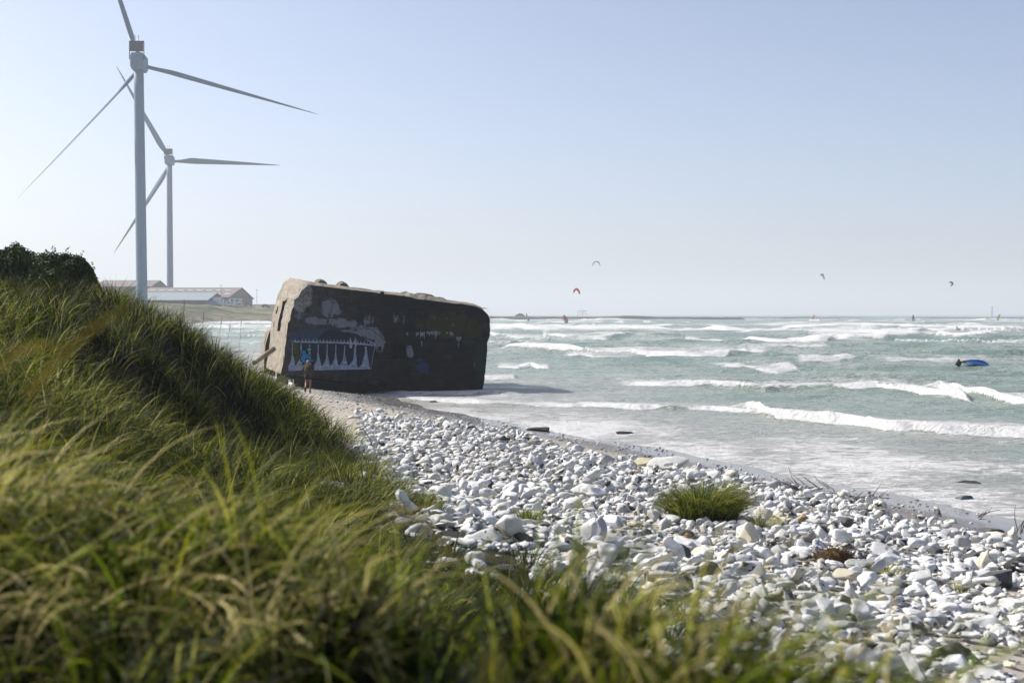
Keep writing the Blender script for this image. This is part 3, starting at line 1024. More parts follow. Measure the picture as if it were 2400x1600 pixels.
def field(acc, n_tuft, region, per, Lr, wr_, segs, g, spread=.05, keep=None, hue_mu=.45, wind=.55, droop=(.5, 1.5), zlift=0.0, core=0):
    x0, x1, y0, y1 = region
    cx = g.uniform(x0, x1, n_tuft); cy = g.uniform(y0, y1, n_tuft)
    ok = np.ones(n_tuft, bool) if keep is None else keep(cx, cy)
    cx, cy = cx[ok], cy[ok]
    if len(cx) == 0: return
    bx, by, ti, a = tufted(cx, cy, per, spread, g)
    bz = ground_z(bx, by) - .02 + zlift
    nB = len(bx)
    patch_ = fbm(cx * .8, cy * .8, 33, 3)[ti]
    L = g.uniform(*Lr, nB) * (.65 + .7 * patch_)
    if core: L = L * (1.12 - .42 * np.clip(np.hypot(bx - cx[ti], by - cy[ti]) / (2.2 * spread), 0, 1)) * g.uniform(.75, 1.2, len(cx))[ti]
    # heading: the wind blows to the right and a little towards the viewer; each tuft also fans outwards
    wind_az = R(-14) + g.normal(0, .30, nB)
    vx = wind * np.cos(wind_az) + (1 - wind) * np.cos(a); vy = wind * np.sin(wind_az) + (1 - wind) * np.sin(a)
    az = np.arctan2(vy, vx)
    th0 = g.uniform(.02, .50, nB) + .15 * wind
    th1 = g.uniform(*droop, nB) * (.6 + .6 * np.hypot(vx, vy))
    hue = np.clip(hue_mu + g.normal(0, .19, nB) + (g.normal(0, .16, len(cx)))[ti] + (patch_ - .5) * .95 + .42 * (g.random(nB) < .10), 0, 1)
    acc.add(*blades(bx, by, bz, L, g.uniform(*wr_, nB), az, th0, th1, hue, segs, g))


g = np.random.default_rng(21)
A = Acc()
inview = lambda x, y, m=.06: (np.abs(x) < (.36 + m) * y + 2.3)
KN = lambda x: np.interp(x, [-4.8, -.9, -.72, -.22, .1, .36, .55, .7, 1.1], [6.0, 5.6, 5.0, 3.8, 3.35, 3.15, 2.95, 2.65, 1.9])
# knoll at the photographer's feet: tussocks that fan out and droop, straw among the green
near_ok = lambda x, y: inview(x, y) & (y < KN(x)) 
bright_ok = lambda x, y: (fbm(x * 1.5, y * 1.5, 41, 3) > .44) & ((x > -.35) | (y > 3.9) | (g.random(len(x)) < .22))
field(A, 850, (-4.8, 1.9, 1.5, 6.0), 40, (.20, .46), (.0055, .0115), 8, g, .07, keep=near_ok, hue_mu=.13, wind=.40, droop=(.5, 2.2))  # low dark layer, its hue painted as the shade beneath the bright blades
field(A, 660, (-4.8, 1.9, 1.5, 6.0), 15, (.36, .72), (.0042, .0095), 10, g, .05, keep=lambda x, y: near_ok(x, y) & bright_ok(x, y), hue_mu=.585, wind=.42, droop=(.8, 2.3), core=1)
field(A, 330, (-4.8, 1.9, 1.5, 6.0), 13, (.34, .72), (.0038, .0085), 10, g, .06, keep=lambda x, y: near_ok(x, y) & bright_ok(x, y), hue_mu=.93, wind=.55, droop=(1.4, 2.9))
field(A, 230, (.0, 1.3, 1.9, 3.6), 18, (.30, .62), (.0045, .0100), 9, g, .07, keep=near_ok, hue_mu=.66, wind=.45, droop=(.7, 2.0))
# slope between the knoll and the dune
field(A, 620, (-8.5, 1.6, 4.5, 15.5), 46, (.30, .60), (.006, .012), 7, g, .11,
      keep=lambda x, y: inview(x, y) & (grass_edge(x, y) > .3) & ((x < -.62 - .05 * (y - 5)) | (g.random(len(x)) < .55)), hue_mu=.29, wind=.45, droop=(.5, 2.0), core=1)
# the dune itself: tussocks with dark hollows between
field(A, 2050, (-16.5, -1.8, 13, 37), 62, (.36, .80), (.008, .014), 5, g, .17,  # hue kept low to paint in the shade of the dune flank
      keep=lambda x, y: inview(x, y, .05) & (grass_edge(x, y) > .1) & ~((np.abs(x + 3.1) < .55) & (np.abs(y - 22.6) < 1.6)), hue_mu=.22, wind=.34, droop=(.4, 1.7), core=1)
field(A, 2500, (-16.5, -1.8, 13, 37), 8, (.30, .6), (.008, .013), 4, g, .12,
      keep=lambda x, y: inview(x, y, .05) & (grass_edge(x, y) > .1) & ~((np.abs(x + 3.1) < .55) & (np.abs(y - 22.6) < 1.6)), hue_mu=.18, wind=.42, droop=(.3, 1.3))
# loose edge tufts and the landward strip beyond
field(A, 420, (-16, 0, 22, 66), 40, (.35, .75), (.009, .014), 4, g, .13,
      keep=lambda x, y: inview(x, y, .05) & (grass_edge(x, y) > -.5) & (grass_edge(x, y) < 2.2), hue_mu=.42, wind=.35, droop=(.3, 1.3), core=1)
field(A, 1500, (-22, -5, 36, 76), 16, (.4, .8), (.012, .018), 3, g, .16,
      keep=lambda x, y: inview(x, y, .03) & (grass_edge(x, y) > .3), hue_mu=.36, wind=.35, droop=(.3, 1.1))
print('grass verts', A.n)
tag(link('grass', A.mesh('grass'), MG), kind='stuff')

# ---- single clumps that stand apart on the stones
def clump(px, py, rad, nbl, Lr, label, hue_mu, seed, wr_=(.006, .010), name='grass_clump', d=None, droop=(.7, 1.7), group=None):
    g2 = np.random.default_rng(seed)
    # walk the pixel's ray down to the ground
    ds = np.linspace(6, 60, 900)
    rd = ray(px, py)
    zz = EYE + rd.z * ds
    gz_ = ground_z(rd.x * ds, ds)
    k = int(np.argmax(zz < gz_))
    X0, Y0 = rd.x * ds[k], ds[k]
    a = g2.uniform(0, 6.283, nbl); r_ = rad * .62 * np.sqrt(g2.random(nbl))
    bx, by = X0 + np.cos(a) * r_, Y0 + np.sin(a) * r_
    bz = ground_z(bx, by) - .02
    vx = .38 + .62 * np.cos(a); vy = -.05 + .62 * np.sin(a)
    L = g2.uniform(*Lr, nbl) * (1.15 - .45 * r_ / rad)
    hue = np.clip(hue_mu + g2.normal(0, .2, nbl) + .4 * (g2.random(nbl) < .12), 0, 1)
    V, Fc, H, T = blades(bx - X0, by - Y0, bz - gz_[k], L, g2.uniform(*wr_, nbl), np.arctan2(vy, vx) + g2.normal(0, .35, nbl), g2.uniform(.05, .5, nbl) * (.4 + r_ / rad), g2.uniform(*droop, nbl), hue, 7, g2)
    o = link(name, np_mesh(name, V, Fc, {'hue': H, 'along': T}), MG)
    o.location = (X0, Y0, gz_[k])
    tag(o, label, 'grass clump', group)
    return o, (X0, Y0, gz_[k])


CL = {}
CL['big'] = clump(1652, 1222, .86, 2600, (.52, .98), 'big rounded green and straw grass clump alone among the white stones', .44, 1, droop=(.7, 2.0))
CL['low'] = clump(1235, 1225, .35, 220, (.2, .42), 'low sparse green grass tuft among white stones at the dune foot', .5, 2)
CL['edge'] = clump(985, 1195, .55, 480, (.25, .5), 'bright green grass clump at the foot of the dark dune slope', .48, 3)
CL['thin'] = clump(2075, 1352, .30, 110, (.15, .32), 'thin yellowing grass tuft beside the long grey stone', .6, 4)
CL['small'] = clump(2250, 1388, .22, 80, (.14, .26), 'tiny green tuft in front of the dark grey boulder', .5, 5)
CL['sprig'] = clump(1480, 1245, .25, 70, (.15, .3), 'small green sprigs between stones, left of the big grass clump', .45, 6)
CL['blown'] = clump(1790, 1240, .35, 160, (.3, .6), 'pale wind-blown blades trailing right of the big grass clump', .8, 7, droop=(1.5, 2.2))

# ---- stalks with seed heads above the dune
SEED = [(432, 700, 748, 20, 1.05), (520, 742, 810, 26, .8), (566, 745, 835, 26, .9), (540, 758, 830, 27, .8), (478, 730, 800, 22, 1.0), (1010, 0, 0, 0, 0)]
mS = mottled('seed_head', (.24, .17, .07), (.42, .31, .14), 40, .9, .3, 90, .005)
for i, (px, py, pb, d, s) in enumerate(SEED[:5]):
    top = at(px, py, d)
    gzf = float(ground_z(np.array([top.x - (.05, .3, .16, .34, .1)[i]]), np.array([d]))[0])
    foot = Vector((top.x - (.05, .3, .16, .34, .1)[i], d, gzf))
    o = empty('seed_stalk', foot, 0, ('tall stalk with an orange brown seed head on the dune edge', 'thin stalk with a dark seed head above the dune shoulder', 'tall thin stalk with a slim seed head nearest the bunker',
                                    'short bent stalk with a small seed head over the sea', 'straight grey stalk with a seed head over the far surf')[i], 'seed stalk', 'seed stalks rising from the dune')
    rel = top - foot
    bm = bmesh.new()
    mid = rel * .6 + Vector((-.03, 0, .05))
    tube(bm, [(0, 0, 0), mid, rel], [.004, .003, .002], 5)
    from_bm('stalk', bm, MD, o, True)
    bm = bmesh.new()
    dirn = (rel - mid).normalized()
    hd = [rel - dirn * .17, rel - dirn * .12, rel - dirn * .06, rel]
    tube(bm, hd, [.003, .007, .006, .002], 7)
    from_bm('seed_head', bm, mS, o, True)
# the broad ochre blades bent over close to the lens
def near_blade(pts, wpx, label, hue, name='dry_grass_blade'):
    P_ = [at(x, y, d) for x, y, d in pts]
    bm = bmesh.new()
    L0 = []
    sm = []
    for a, b, c, d in zip([P_[0]] + P_[:-2], P_[:-1], P_[1:], P_[2:] + [P_[-1]]):
        for k in range(4):
            t = k / 4
            sm.append(.5 * ((2 * b) + (-a + c) * t + (2 * a - 5 * b + 4 * c - d) * t * t + (-a + 3 * b - 3 * c + d) * t ** 3))
    sm.append(P_[-1])
    prev = None
    nn = len(sm)
    for i, p in enumerate(sm):
        tg = (sm[min(i + 1, nn - 1)] - sm[max(i - 1, 0)]).normalized()
        sd = tg.cross(Vector((0, 1, .25))).normalized()
        w = wpx * p.y / F / 2 * (1 - (i / (nn - 1)) ** 3 * .8)
        q = (bm.verts.new(p - sd * w), bm.verts.new(p + Vector((0, -.1 * w, .25 * w))), bm.verts.new(p + sd * w))
        if prev:
            for k in (0, 1): bm.faces.new((prev[k], prev[k + 1], q[k + 1], q[k]))
        prev = q
    o = from_bm(name, bm, hue, None, True)
    tag(o, label, 'grass blade', 'broad blades bent over close to the lens')


MO = grass_mat('ochre_blade', [(0, (.34, .27, .05)), (1, (.38, .31, .08))], .45)
MGn = grass_mat('green_blade', [(0, (.10, .16, .018)), (1, (.13, .19, .03))], .5)
near_blade([(60, 930, 1.7), (150, 830, 1.65), (220, 768, 1.6), (308, 716, 1.58)], 17, 'broad ochre blade arching over the dark dune in the upper left', MO)
near_blade([(-20, 880, 1.6), (30, 830, 1.62), (80, 812, 1.64), (138, 806, 1.66)], 14, 'short ochre blade bent at the left edge of the picture', MO)
near_blade([(690, 1100, 2.2), (730, 1075, 2.2), (800, 1068, 2.2), (840, 1085, 2.2)], 10, 'pale green blade arched in front of the shaded hollow', MGn)
near_blade([(930, 1180, 1.9), (1000, 1235, 1.9), (1060, 1310, 1.9), (1090, 1370, 1.9)], 15, 'pale straw blade slanting down over the white stones', MO)
near_blade([(1120, 1640, 1.3), (1140, 1560, 1.32), (1165, 1540, 1.32), (1195, 1640, 1.3)], 22, 'bright ochre blade bent double at the bottom edge', MO)

# ================================================================== BUSHES ON THE DUNE TOP
mLf = mat('bush_leaf', (.04, .06, .012), .6, spec=.1)
n = N(mLf)
c = n.ramp(n.attr('hue'), [(0, (.006, .010, .002)), (.5, (.030, .050, .008)), (1, (.11, .15, .025))])
n.base(c)
mTw = mottled('twig', (.05, .035, .02), (.11, .08, .05), 20)


def bush(prof, d, depth, label, nl, seed, zfoot):
    """prof: (px, py) of the crown's outline top; leaves fill the dome beneath it"""
    g3 = np.random.default_rng(seed)
    P_ = np.array([[*at(px, py, d)] for px, py in prof])
    x0, x1 = P_[0, 0], P_[-1, 0]
    foot = Vector(((x0 + x1) / 2, d, zfoot))
    o = empty('dune_bush', foot, 0, label, 'bush')
    m_ = nl * 3
    x = g3.uniform(x0, x1, m_); y = d + g3.uniform(-depth, depth, m_)
    top = np.interp(x, P_[:, 0], P_[:, 2])
    e = ((y - d) / depth) ** 2
    top = zfoot + (top - zfoot) * np.sqrt(np.clip(1 - e, 0, 1))
    top = top + (fbm(x * 2.2, y * 2.2, seed, 4) - .55) * .55 + (fbm(x * 7, y * 7, seed + 1, 2) - .5) * .14
    z = top - np.abs(g3.normal(0, .10, m_)) - .25 * g3.random(m_) ** 3 * (top - zfoot)
    ok = z > zfoot - .1
    x, y, z = x[ok][:nl], y[ok][:nl], z[ok][:nl]
    # leading shoots that stand clear of the crown
    ns = 45
    sx_ = g3.uniform(x0 + .1, x1 - .1, ns); sy_ = d + g3.uniform(-depth, depth, ns) * .5
    st_ = np.array([z[np.argmin((x - a_) ** 2 + (y - b_) ** 2)] for a_, b_ in zip(sx_, sy_)])
    sl_ = g3.uniform(.06, .24, ns); k_ = np.tile(np.linspace(0, 1, 16), ns)
    i_ = np.repeat(np.arange(ns), 16)
    x = np.concatenate([x, sx_[i_] + .35 * sl_[i_] * k_ ** 1.5 + g3.normal(0, .02, ns * 16)]); y = np.concatenate([y, sy_[i_] + g3.normal(0, .02, ns * 16)]); z = np.concatenate([z, st_[i_] + sl_[i_] * k_])
    nl = len(x)
    s = g3.uniform(.014, .036, nl)
    nrm = np.stack([g3.normal(0, 1, nl), g3.normal(0, 1, nl), np.abs(g3.normal(.5, .8, nl))], 1)
    nrm /= np.linalg.norm(nrm, axis=1)[:, None]
    t1 = np.cross(nrm, g3.normal(0, 1, (nl, 3))); t1 /= np.linalg.norm(t1, axis=1)[:, None]
    t2 = np.cross(nrm, t1)
    C_ = np.stack([x - foot.x, y - foot.y, z - foot.z], 1)
    V = np.stack([C_ - t1 * s[:, None], C_ - t2 * s[:, None] * .6, C_ + t1 * s[:, None], C_ + t2 * s[:, None] * .6], 1).reshape(-1, 3)
    Fc = np.arange(nl * 4).reshape(-1, 4)
    hue = np.clip(.45 + (fbm(x * 1.5, y * 1.5, seed + 7, 3) - .5) * 1.1 + g3.normal(0, .16, nl), 0, 1)
    link('foliage', np_mesh('foliage', V, Fc, {'hue': np.repeat(hue, 4)}, smooth=False), mLf, o)
    bm = bmesh.new()
    rb = random.Random(seed)
    for k in range(16):
        a = (rb.uniform(x0, x1) - foot.x) * .6
        b = rb.uniform(-depth, depth) * .4
        tx = a * 1.35 + rb.uniform(-.2, .2)
        tt = float(np.interp(tx + foot.x, P_[:, 0], P_[:, 2])) - zfoot - rb.uniform(.15, .5)
        tube(bm, [(a, b, -.1), (a * 1.1 + rb.uniform(-.1, .1), b, tt * .5), (tx, b * 1.4, max(tt, .2))], [.02, .014, .006], 5)
    from_bm('stems', bm, mTw, o, True)
    return o


bush([(-90, 640), (-60, 590), (0, 578), (30, 572), (50, 575), (75, 595), (95, 605), (115, 632)], 34.5, 1.5, 'dark rounded bush highest on the dune at the left edge', 34000, 5, 4.3)
bush([(70, 640), (92, 610), (120, 604), (150, 602), (178, 602), (192, 610), (206, 630), (216, 655), (222, 668)], 33.2, 1.3, 'low flat-topped green bush on the dune, just right of the taller bush', 32000, 6, 4.2)
# ================================================================== THE STONES
def stone_mat(name, tint=None, k=1.0, tone=None):
    m = mat(name, (.6, .6, .58), .82, spec=.2)
    n = N(m)
    geo = n.new('ShaderNodeNewGeometry')
    rnd = geo.outputs['Random Per Island']
    oi = n.new('ShaderNodeObjectInfo').outputs['Random']
    r1 = n.math('FRACT', n.math('ADD', rnd, n.math('MULTIPLY', oi, 7.31)))
    r2 = n.math('FRACT', n.math('MULTIPLY', r1, 13.7))
    r3 = n.math('FRACT', n.math('MULTIPLY', r1, 57.3))
    co = n.coord()
    cb = n.new('ShaderNodeCombineXYZ')
    n.set(cb.inputs[0], n.math('MULTIPLY', r1, 93.0)); n.set(cb.inputs[1], n.math('MULTIPLY', r2, 71.0)); n.set(cb.inputs[2], n.math('MULTIPLY', r3, 37.0))
    v = n.mapping(co, (k, k, k), cb.outputs[0])
    med = n.noise(v, 7, 5, .62)
    fin = n.noise(v, 30, 4, .7)
    low = n.noise(v, 3.4, 3, .5)
    white = n.ramp(n.math('ADD', n.math('MULTIPLY', med, .6), n.math('MULTIPLY', fin, .4)), [(.3, (.39, .40, .41)), (.5, (.56, .57, .58)), (.7, (.69, .70, .71))])
    # a faint cream or grey cast from stone to stone
    cf = n.math('MULTIPLY', n.step(r2, .55, 1.0), .55); gf = n.math('MULTIPLY', n.step(r3, .80, .97), .65)
    if tone: cf, gf = (.85 if tone == 'cream' else 0.0), (.72 if tone == 'grey' else 0.0)
    white = n.mix(cf, white, (.50, .46, .34))
    white = n.mix(gf, white, (.27, .28, .295))
    st_ = n.noise(v, 1.7, 4, .6)
    white = n.mix(n.math('MULTIPLY', n.step(st_, .54, .70), .42), white, (.40, .385, .31))
    white = n.mix(n.math('MULTIPLY', n.math('SUBTRACT', 1.0, n.step(st_, .30, .42)), .55), white, (.29, .305, .33))
    # black flint showing where the chalky rind is broken
    ed = n.math('ABSOLUTE', n.math('SUBTRACT', low, .5))
    fl = n.step(n.math('ADD', n.math('ADD', med, n.math('MULTIPLY', fin, .30)), n.math('MULTIPLY', r2, .13)), .80, .835)
    fleck = n.math('MULTIPLY', n.step(n.math('ADD', fin, n.math('MULTIPLY', med, .5)), .98, 1.01), n.step(r3, .4, .6))
    flint = n.mix(fin, (.012, .013, .018), (.085, .09, .105))
    if tone in ('white', 'cream', 'grey'): fl = 0.0
    if tone == 'patched': fl = n.step(n.math('ADD', n.math('MULTIPLY', low, .55), n.math('ADD', n.math('MULTIPLY', med, .45), n.math('MULTIPLY', fin, .12))), .575, .61)
    c = n.mix(n.math('MAXIMUM', fl, n.math('MULTIPLY', fleck, .85)), white, flint)
    # the few stones that are dark all through
    dark = n.step(r1, .955, .96)
    if tone: dark = 1.0 if tone == 'dark' else 0.0
    dk = n.ramp(n.math('ADD', n.math('MULTIPLY', med, .5), n.math('MULTIPLY', fin, .5)), [(.35, (.022, .023, .026)), (.6, (.10, .10, .105)), (.75, (.24, .24, .23))])
    c = n.mix(dark, c, dk)
    brn = n.math('MULTIPLY', n.step(r3, .9965, .9975), 0.0 if tone else 1.0)
    c = n.mix(brn, c, n.ramp(med, [(.3, (.14, .075, .035)), (.7, (.33, .20, .10))]))
    if tint: c = n.ramp(n.math('ADD', n.math('MULTIPLY', med, .5), n.math('MULTIPLY', fin, .5)), tint)
    n.base(c)
    n.bump(n.math('ADD', n.math('MULTIPLY', med, .8), n.math('MULTIPLY', fin, .45)), .5, .022)
    return m


MST = stone_mat('chalky_flint')
TONES = {'clean white': 'white', 'cream': 'cream', 'pale grey': 'grey', 'black-patched white': 'patched', 'dark grey': 'dark'}
TMAT = {w: stone_mat('stone_' + t, None, .30, t) for w, t in TONES.items()}
MSH = TMAT['clean white']


def stone_shape(seed, sub, kind):
    """unit stone: (verts, tris). kind: 'round', 'slab', 'long', 'knobbly', 'blocky'"""
    rs = random.Random(seed)
    bm = bmesh.new()
    bmesh.ops.create_icosphere(bm, subdivisions=sub, radius=1)
    o = Vector((rs.uniform(0, 90), rs.uniform(0, 90), rs.uniform(0, 90)))
    sc = {'round': (1, .80, .55), 'slab': (1, .70, .24), 'long': (1, .42, .30), 'knobbly': (1, .66, .46), 'blocky': (1, .72, .50)}[kind]
    cuts = []
    for _ in range({'round': 5, 'slab': 8, 'long': 7, 'knobbly': 6, 'blocky': 11}[kind]):
        cuts.append((Vector((rs.gauss(0, 1), rs.gauss(0, 1), rs.gauss(0, .7))).normalized(), rs.uniform(.42, .80)))
    amp = {'round': .20, 'slab': .26, 'long': .28, 'knobbly': .40, 'blocky': .14}[kind]
    for v in bm.verts:
        p = v.co.copy()
        k = 1 + amp * mnoise.noise(p * 1.25 + o) + amp * .55 * mnoise.noise(p * 2.6 + o) + .07 * mnoise.noise(p * 5 + o) + .03 * mnoise.noise(p * 11 + o)
        p = p * k
        for nn_, dd in cuts:
            e = p.dot(nn_) - dd
            if e > 0: p -= nn_ * e * .93
        if kind in ('long', 'knobbly'):
            p.z += .22 * math.sin(p.x * 2.2 + o.x)
            s = 1 + .25 * math.sin(p.x * 3.6 + o.y)
            p.y *= s; p.z *= s
        v.co = Vector((p.x * sc[0], p.y * sc[1], p.z * sc[2]))
    bm.verts.index_update()
    V = np.array([v.co[:] for v in bm.verts]); Fc = np.array([[v.index for v in f.verts] for f in bm.faces])
    bm.free()
    return V, Fc


KINDS = ['slab', 'long', 'slab', 'knobbly', 'long', 'slab', 'blocky', 'knobbly', 'round', 'slab']
SH_HI = [stone_shape(100 + i, 4, KINDS[i % 10]) for i in range(20)]
SH_MD = [stone_shape(100 + i, 3, KINDS[i % 10]) for i in range(20)]
SH_LO = [stone_shape(100 + i, 2, KINDS[i % 10]) for i in range(20)]

sg = np.random.default_rng(77)


def stone_zone(x, y):
    """how thickly the stones lie, 0..1"""
    s = shore(x, y)
    lo = np.interp(y, [5, 20, 26, 32, 42, 52, 60], [3.4, 3.6, 3.9, 4.6, 5.9, 7.0, 9.0])
    hi = np.interp(y, [5, 14, 22, 28, 45, 60], [17.5, 17.0, 16.0, 15.2, 13.0, 11.5])
    w = (fbm(x * .5, y * .5, 60, 3) - .5) * 2.6 + (fbm(x * 1.6, y * 1.6, 61, 2) - .5) * 1.2
    k = sstep(lo - .35, lo + .35, s + w) * (1 - sstep(hi - .6, hi + .6, s + w))
    # barer sand low down in front and towards the bunker
    bare = sstep(.47, .60, fbm(x * .45, y * .45, 64, 3)) * (1 - sstep(14.5, 18, y)) * .9
    return k * (1 - sstep(50, 57, y)) * (1 - bare)


# largest first, rejecting what would sit on an equal; later ones fill the gaps and lie on top
pos = []
cell = {}


def try_place(x, y, r, over):
    ci, cj = int(x // .5), int(y // .5)
    for i in range(ci - 2, ci + 3):
        for j in range(cj - 2, cj + 3):
            for (a, b, q) in cell.get((i, j), ()):
                if (a - x) ** 2 + (b - y) ** 2 < ((q + r) * over) ** 2: return False
    cell.setdefault((ci, cj), []).append((x, y, r))
    return True


KEEP_OFF = [(CL['big'][1][0], CL['big'][1][1], .55), (CL['low'][1][0], CL['low'][1][1], .15), (CL['edge'][1][0], CL['edge'][1][1], .3)]
stones = []          # x, y, radius, layer
for (r0, r1, tries, over, layer) in [(.22, .34, 600, .80, 0), (.15, .22, 8500, .66, 0), (.10, .15, 27000, .56, 0), (.11, .20, 5600, .66, 1), (.05, .10, 60000, .48, 0)]:
    if layer == 1: cell = {}
    y = sg.uniform(7.5, 57, tries); u = sg.uniform(-.11, .44, tries)
    x = u * y
    # more tries where the picture needs them: near rows get a fair share of the ground
    near = sg.random(tries) < np.clip(y / 40, .25, 1)
    dz = stone_zone(x, y)
    rad = r0 + (r1 - r0) * sg.random(tries) ** 1.6
    for k in range(tries):
        if not near[k] or sg.random() > dz[k]: continue
        if r1 <= .10 and y[k] > 38: continue
        if any((x[k] - a) ** 2 + (y[k] - b) ** 2 < q * q for a, b, q in KEEP_OFF): continue
        if layer == 1 and fbm(x[k] * .6, y[k] * .6, 66, 3) < .47: continue
        if try_place(x[k], y[k], rad[k], over): stones.append((x[k], y[k], rad[k], layer))
print('stones', len(stones))
ST = np.array(stones)
gz0 = ground_z(ST[:, 0], ST[:, 1])
shp = sg.integers(0, 20, len(ST))
yaw = sg.uniform(0, 6.283, len(ST))
tilt = sg.normal(0, .15, (len(ST), 2)) + (ST[:, 3] == 1)[:, None] * sg.normal(0, .22, (len(ST), 2))
stand = sg.random(len(ST)) < .05
zs = np.array([{'round': .55, 'slab': .27, 'long': .32, 'knobbly': .44, 'blocky': .46}[KINDS[k % 10]] for k in shp])
berm = (fbm(ST[:, 0] * .55, ST[:, 1] * .55, 68, 3) - .42) * .28
cz = gz0 + ST[:, 2] * zs * .42 + np.where(ST[:, 3] == 1, ST[:, 2] * .75 + .06, 0) + np.clip(berm, 0, 1) * (ST[:, 2] > .08)
px_, py_, dep_ = project(np.stack([ST[:, 0], ST[:, 1], cz], 1))
size_px = ST[:, 2] / dep_ * F
# which ones the near grass does not cover, and that lie in the frame
gl = np.interp(px_, [0, 800, 1000, 1300, 1600, 2000, 2150], [1000, 1100, 1230, 1310, 1420, 1560, 1660])
vis = (px_ > 0) & (px_ < 2400) & (py_ < np.minimum(gl, 1600)) & (py_ > 900)
order = np.argsort(-size_px * vis)

# ------------------------------------------------ named single things on the beach first, so that labels can refer to them
LONE = []            # ground taken by the single things
MARK = {}            # phrase -> world position


def ground_at(px, py):
    ds = np.linspace(6, 90, 2000)
    rd = ray(px, py)
    gz_ = ground_z(rd.x * ds, ds)
    k = int(np.argmax(EYE + rd.z * ds < np.maximum(gz_, -.05)))
    return Vector((rd.x * ds[k], ds[k], max(float(gz_[k]), -.05)))


def lone_stone(px, py, wpx, asp, seed, kind, tint, label, name='stone', lift=.35, rz=0.0, tilt_=(0, 0), phrase=None, water=False, hz=None):
    p = on_plane(px, py, 0.0) if water else ground_at(px, py)
    r = wpx * p.y / F / 2
    V, Fc = stone_shape(seed, 4, kind)
    V = V / np.abs(V[:, 0]).max()
    V[:, 2] *= asp / max(np.abs(V[:, 2]).max(), 1e-3)
    V[:, 1] *= (hz or .7) / max(np.abs(V[:, 1]).max(), 1e-3)
    o = link(name, np_mesh(name, V * r, Fc), stone_mat(name + '_tint', tint) if tint else MST)
    if not water:
        p = p + Vector((0, 0, float(np.clip((fbm(np.array([p.x * .55]), np.array([p.y * .55]), 68, 3)[0] - .42) * .28, 0, 1)) + .03))
        LONE.append((p.x, p.y, r))
    o.location = p + Vector((0, 0, r * asp * lift))
    o.rotation_euler = (tilt_[0], tilt_[1], rz)
    tag(o, label, 'stone' if name == 'stone' else name.replace('_', ' '), 'single stones that stand out on the beach' if name == 'stone' else None)
    if phrase: MARK[phrase] = np.array([p.x, p.y])
    return o


GREY = [(.35, (.035, .036, .04)), (.55, (.10, .10, .105)), (.7, (.20, .20, .21))]
BLK = [(.35, (.010, .010, .010)), (.6, (.045, .045, .042)), (.75, (.10, .10, .09))]
LGREY = [(.35, (.12, .125, .13)), (.55, (.25, .255, .26)), (.7, (.38, .38, .37))]
TAN = [(.35, (.24, .15, .06)), (.65, (.42, .29, .14))]
LILAC = [(.35, (.15, .13, .14)), (.65, (.27, .245, .255))]
CREAM = [(.35, (.34, .31, .21)), (.65, (.52, .49, .36))]
WHT = [(.3, (.44, .44, .42)), (.6, (.60, .60, .575))]
lone_stone(2335, 1378, 105, .55, 301, 'blocky', GREY, 'large rough dark grey boulder near the right edge, pitted surface', phrase='the dark grey boulder', lift=.6)
lone_stone(2385, 1345, 70, .6, 302, 'round', BLK, 'nearly black rounded stone behind the dark grey boulder', lift=.6)
lone_stone(2040, 1342, 110, .26, 303, 'long', LGREY, 'long flat grey stone lying in front of the brown seaweed heap', phrase='the long grey stone')
lone_stone(1898, 1280, 40, .8, 304, 'round', LILAC, 'rounded mauve grey stone standing among white ones', phrase='the mauve stone', lift=.9)
lone_stone(1878, 1228, 30, .7, 305, 'blocky', TAN, 'small orange tan stone beside a long grey one', phrase='the tan stone', lift=.7)
lone_stone(1927, 1236, 75, .26, 306, 'long', LGREY, 'slim grey log-shaped stone beside the tan stone', rz=-.25)
lone_stone(1250, 1049, 42, .42, 307, 'slab', CREAM, 'flat cream slab resting across stones at the top of the bank', phrase='the cream slab', lift=1.3)
lone_stone(935, 993, 22, 1.25, 308, 'blocky', WHT, 'upright white block standing highest on the far end of the bank', lift=.7)
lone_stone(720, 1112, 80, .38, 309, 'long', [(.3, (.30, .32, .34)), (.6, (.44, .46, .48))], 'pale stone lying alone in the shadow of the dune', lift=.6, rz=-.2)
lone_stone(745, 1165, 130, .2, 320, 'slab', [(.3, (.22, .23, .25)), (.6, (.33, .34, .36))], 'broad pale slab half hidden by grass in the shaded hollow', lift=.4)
lone_stone(1190, 1268, 72, .75, 310, 'blocky', WHT, 'big square white stone behind the grass in the middle', phrase='the square white stone', lift=.7)
lone_stone(1500, 1305, 85, .34, 311, 'long', None, 'smooth white bone-shaped stone lying below the big grass clump', rz=.1)
lone_stone(1560, 1330, 70, .55, 312, 'slab', WHT, 'clean white flat-topped stone in front of the big grass clump', lift=.6)
lone_stone(1870, 1318, 85, .36, 313, 'long', WHT, 'long scalloped white stone touching the brown seaweed heap', lift=.6, phrase='the scalloped white stone')
lone_stone(1570, 1115, 115, .30, 314, 'slab', WHT, 'long white slab overhanging a dark gap near the water', lift=1.2, rz=.15, phrase='the overhanging slab')
lone_stone(1515, 1105, 70, .32, 315, 'slab', CREAM, 'cream undercut slab next to the overhanging white one', lift=1.2, rz=.5)
lone_stone(1540, 1185, 50, .6, 316, 'round', None, 'white stone with a black flint hollow at the left foot of the grass clump')
lone_stone(2320, 1255, 70, .26, 317, 'long', GREY, 'long dark weathered slab at the right edge', lift=.8, rz=-.1)
lone_stone(1940, 1258, 60, .5, 318, 'slab', GREY, 'striped black and grey stone right behind the mauve stone', lift=.8, rz=-.5)
lone_stone(2262, 1180, 45, .45, 319, 'blocky', [(.35, (.05, .06, .08)), (.6, (.14, .16, .19))], 'wet blue-black rock alone on the shining sand', name='rock', lift=.4, phrase='the wet rock')
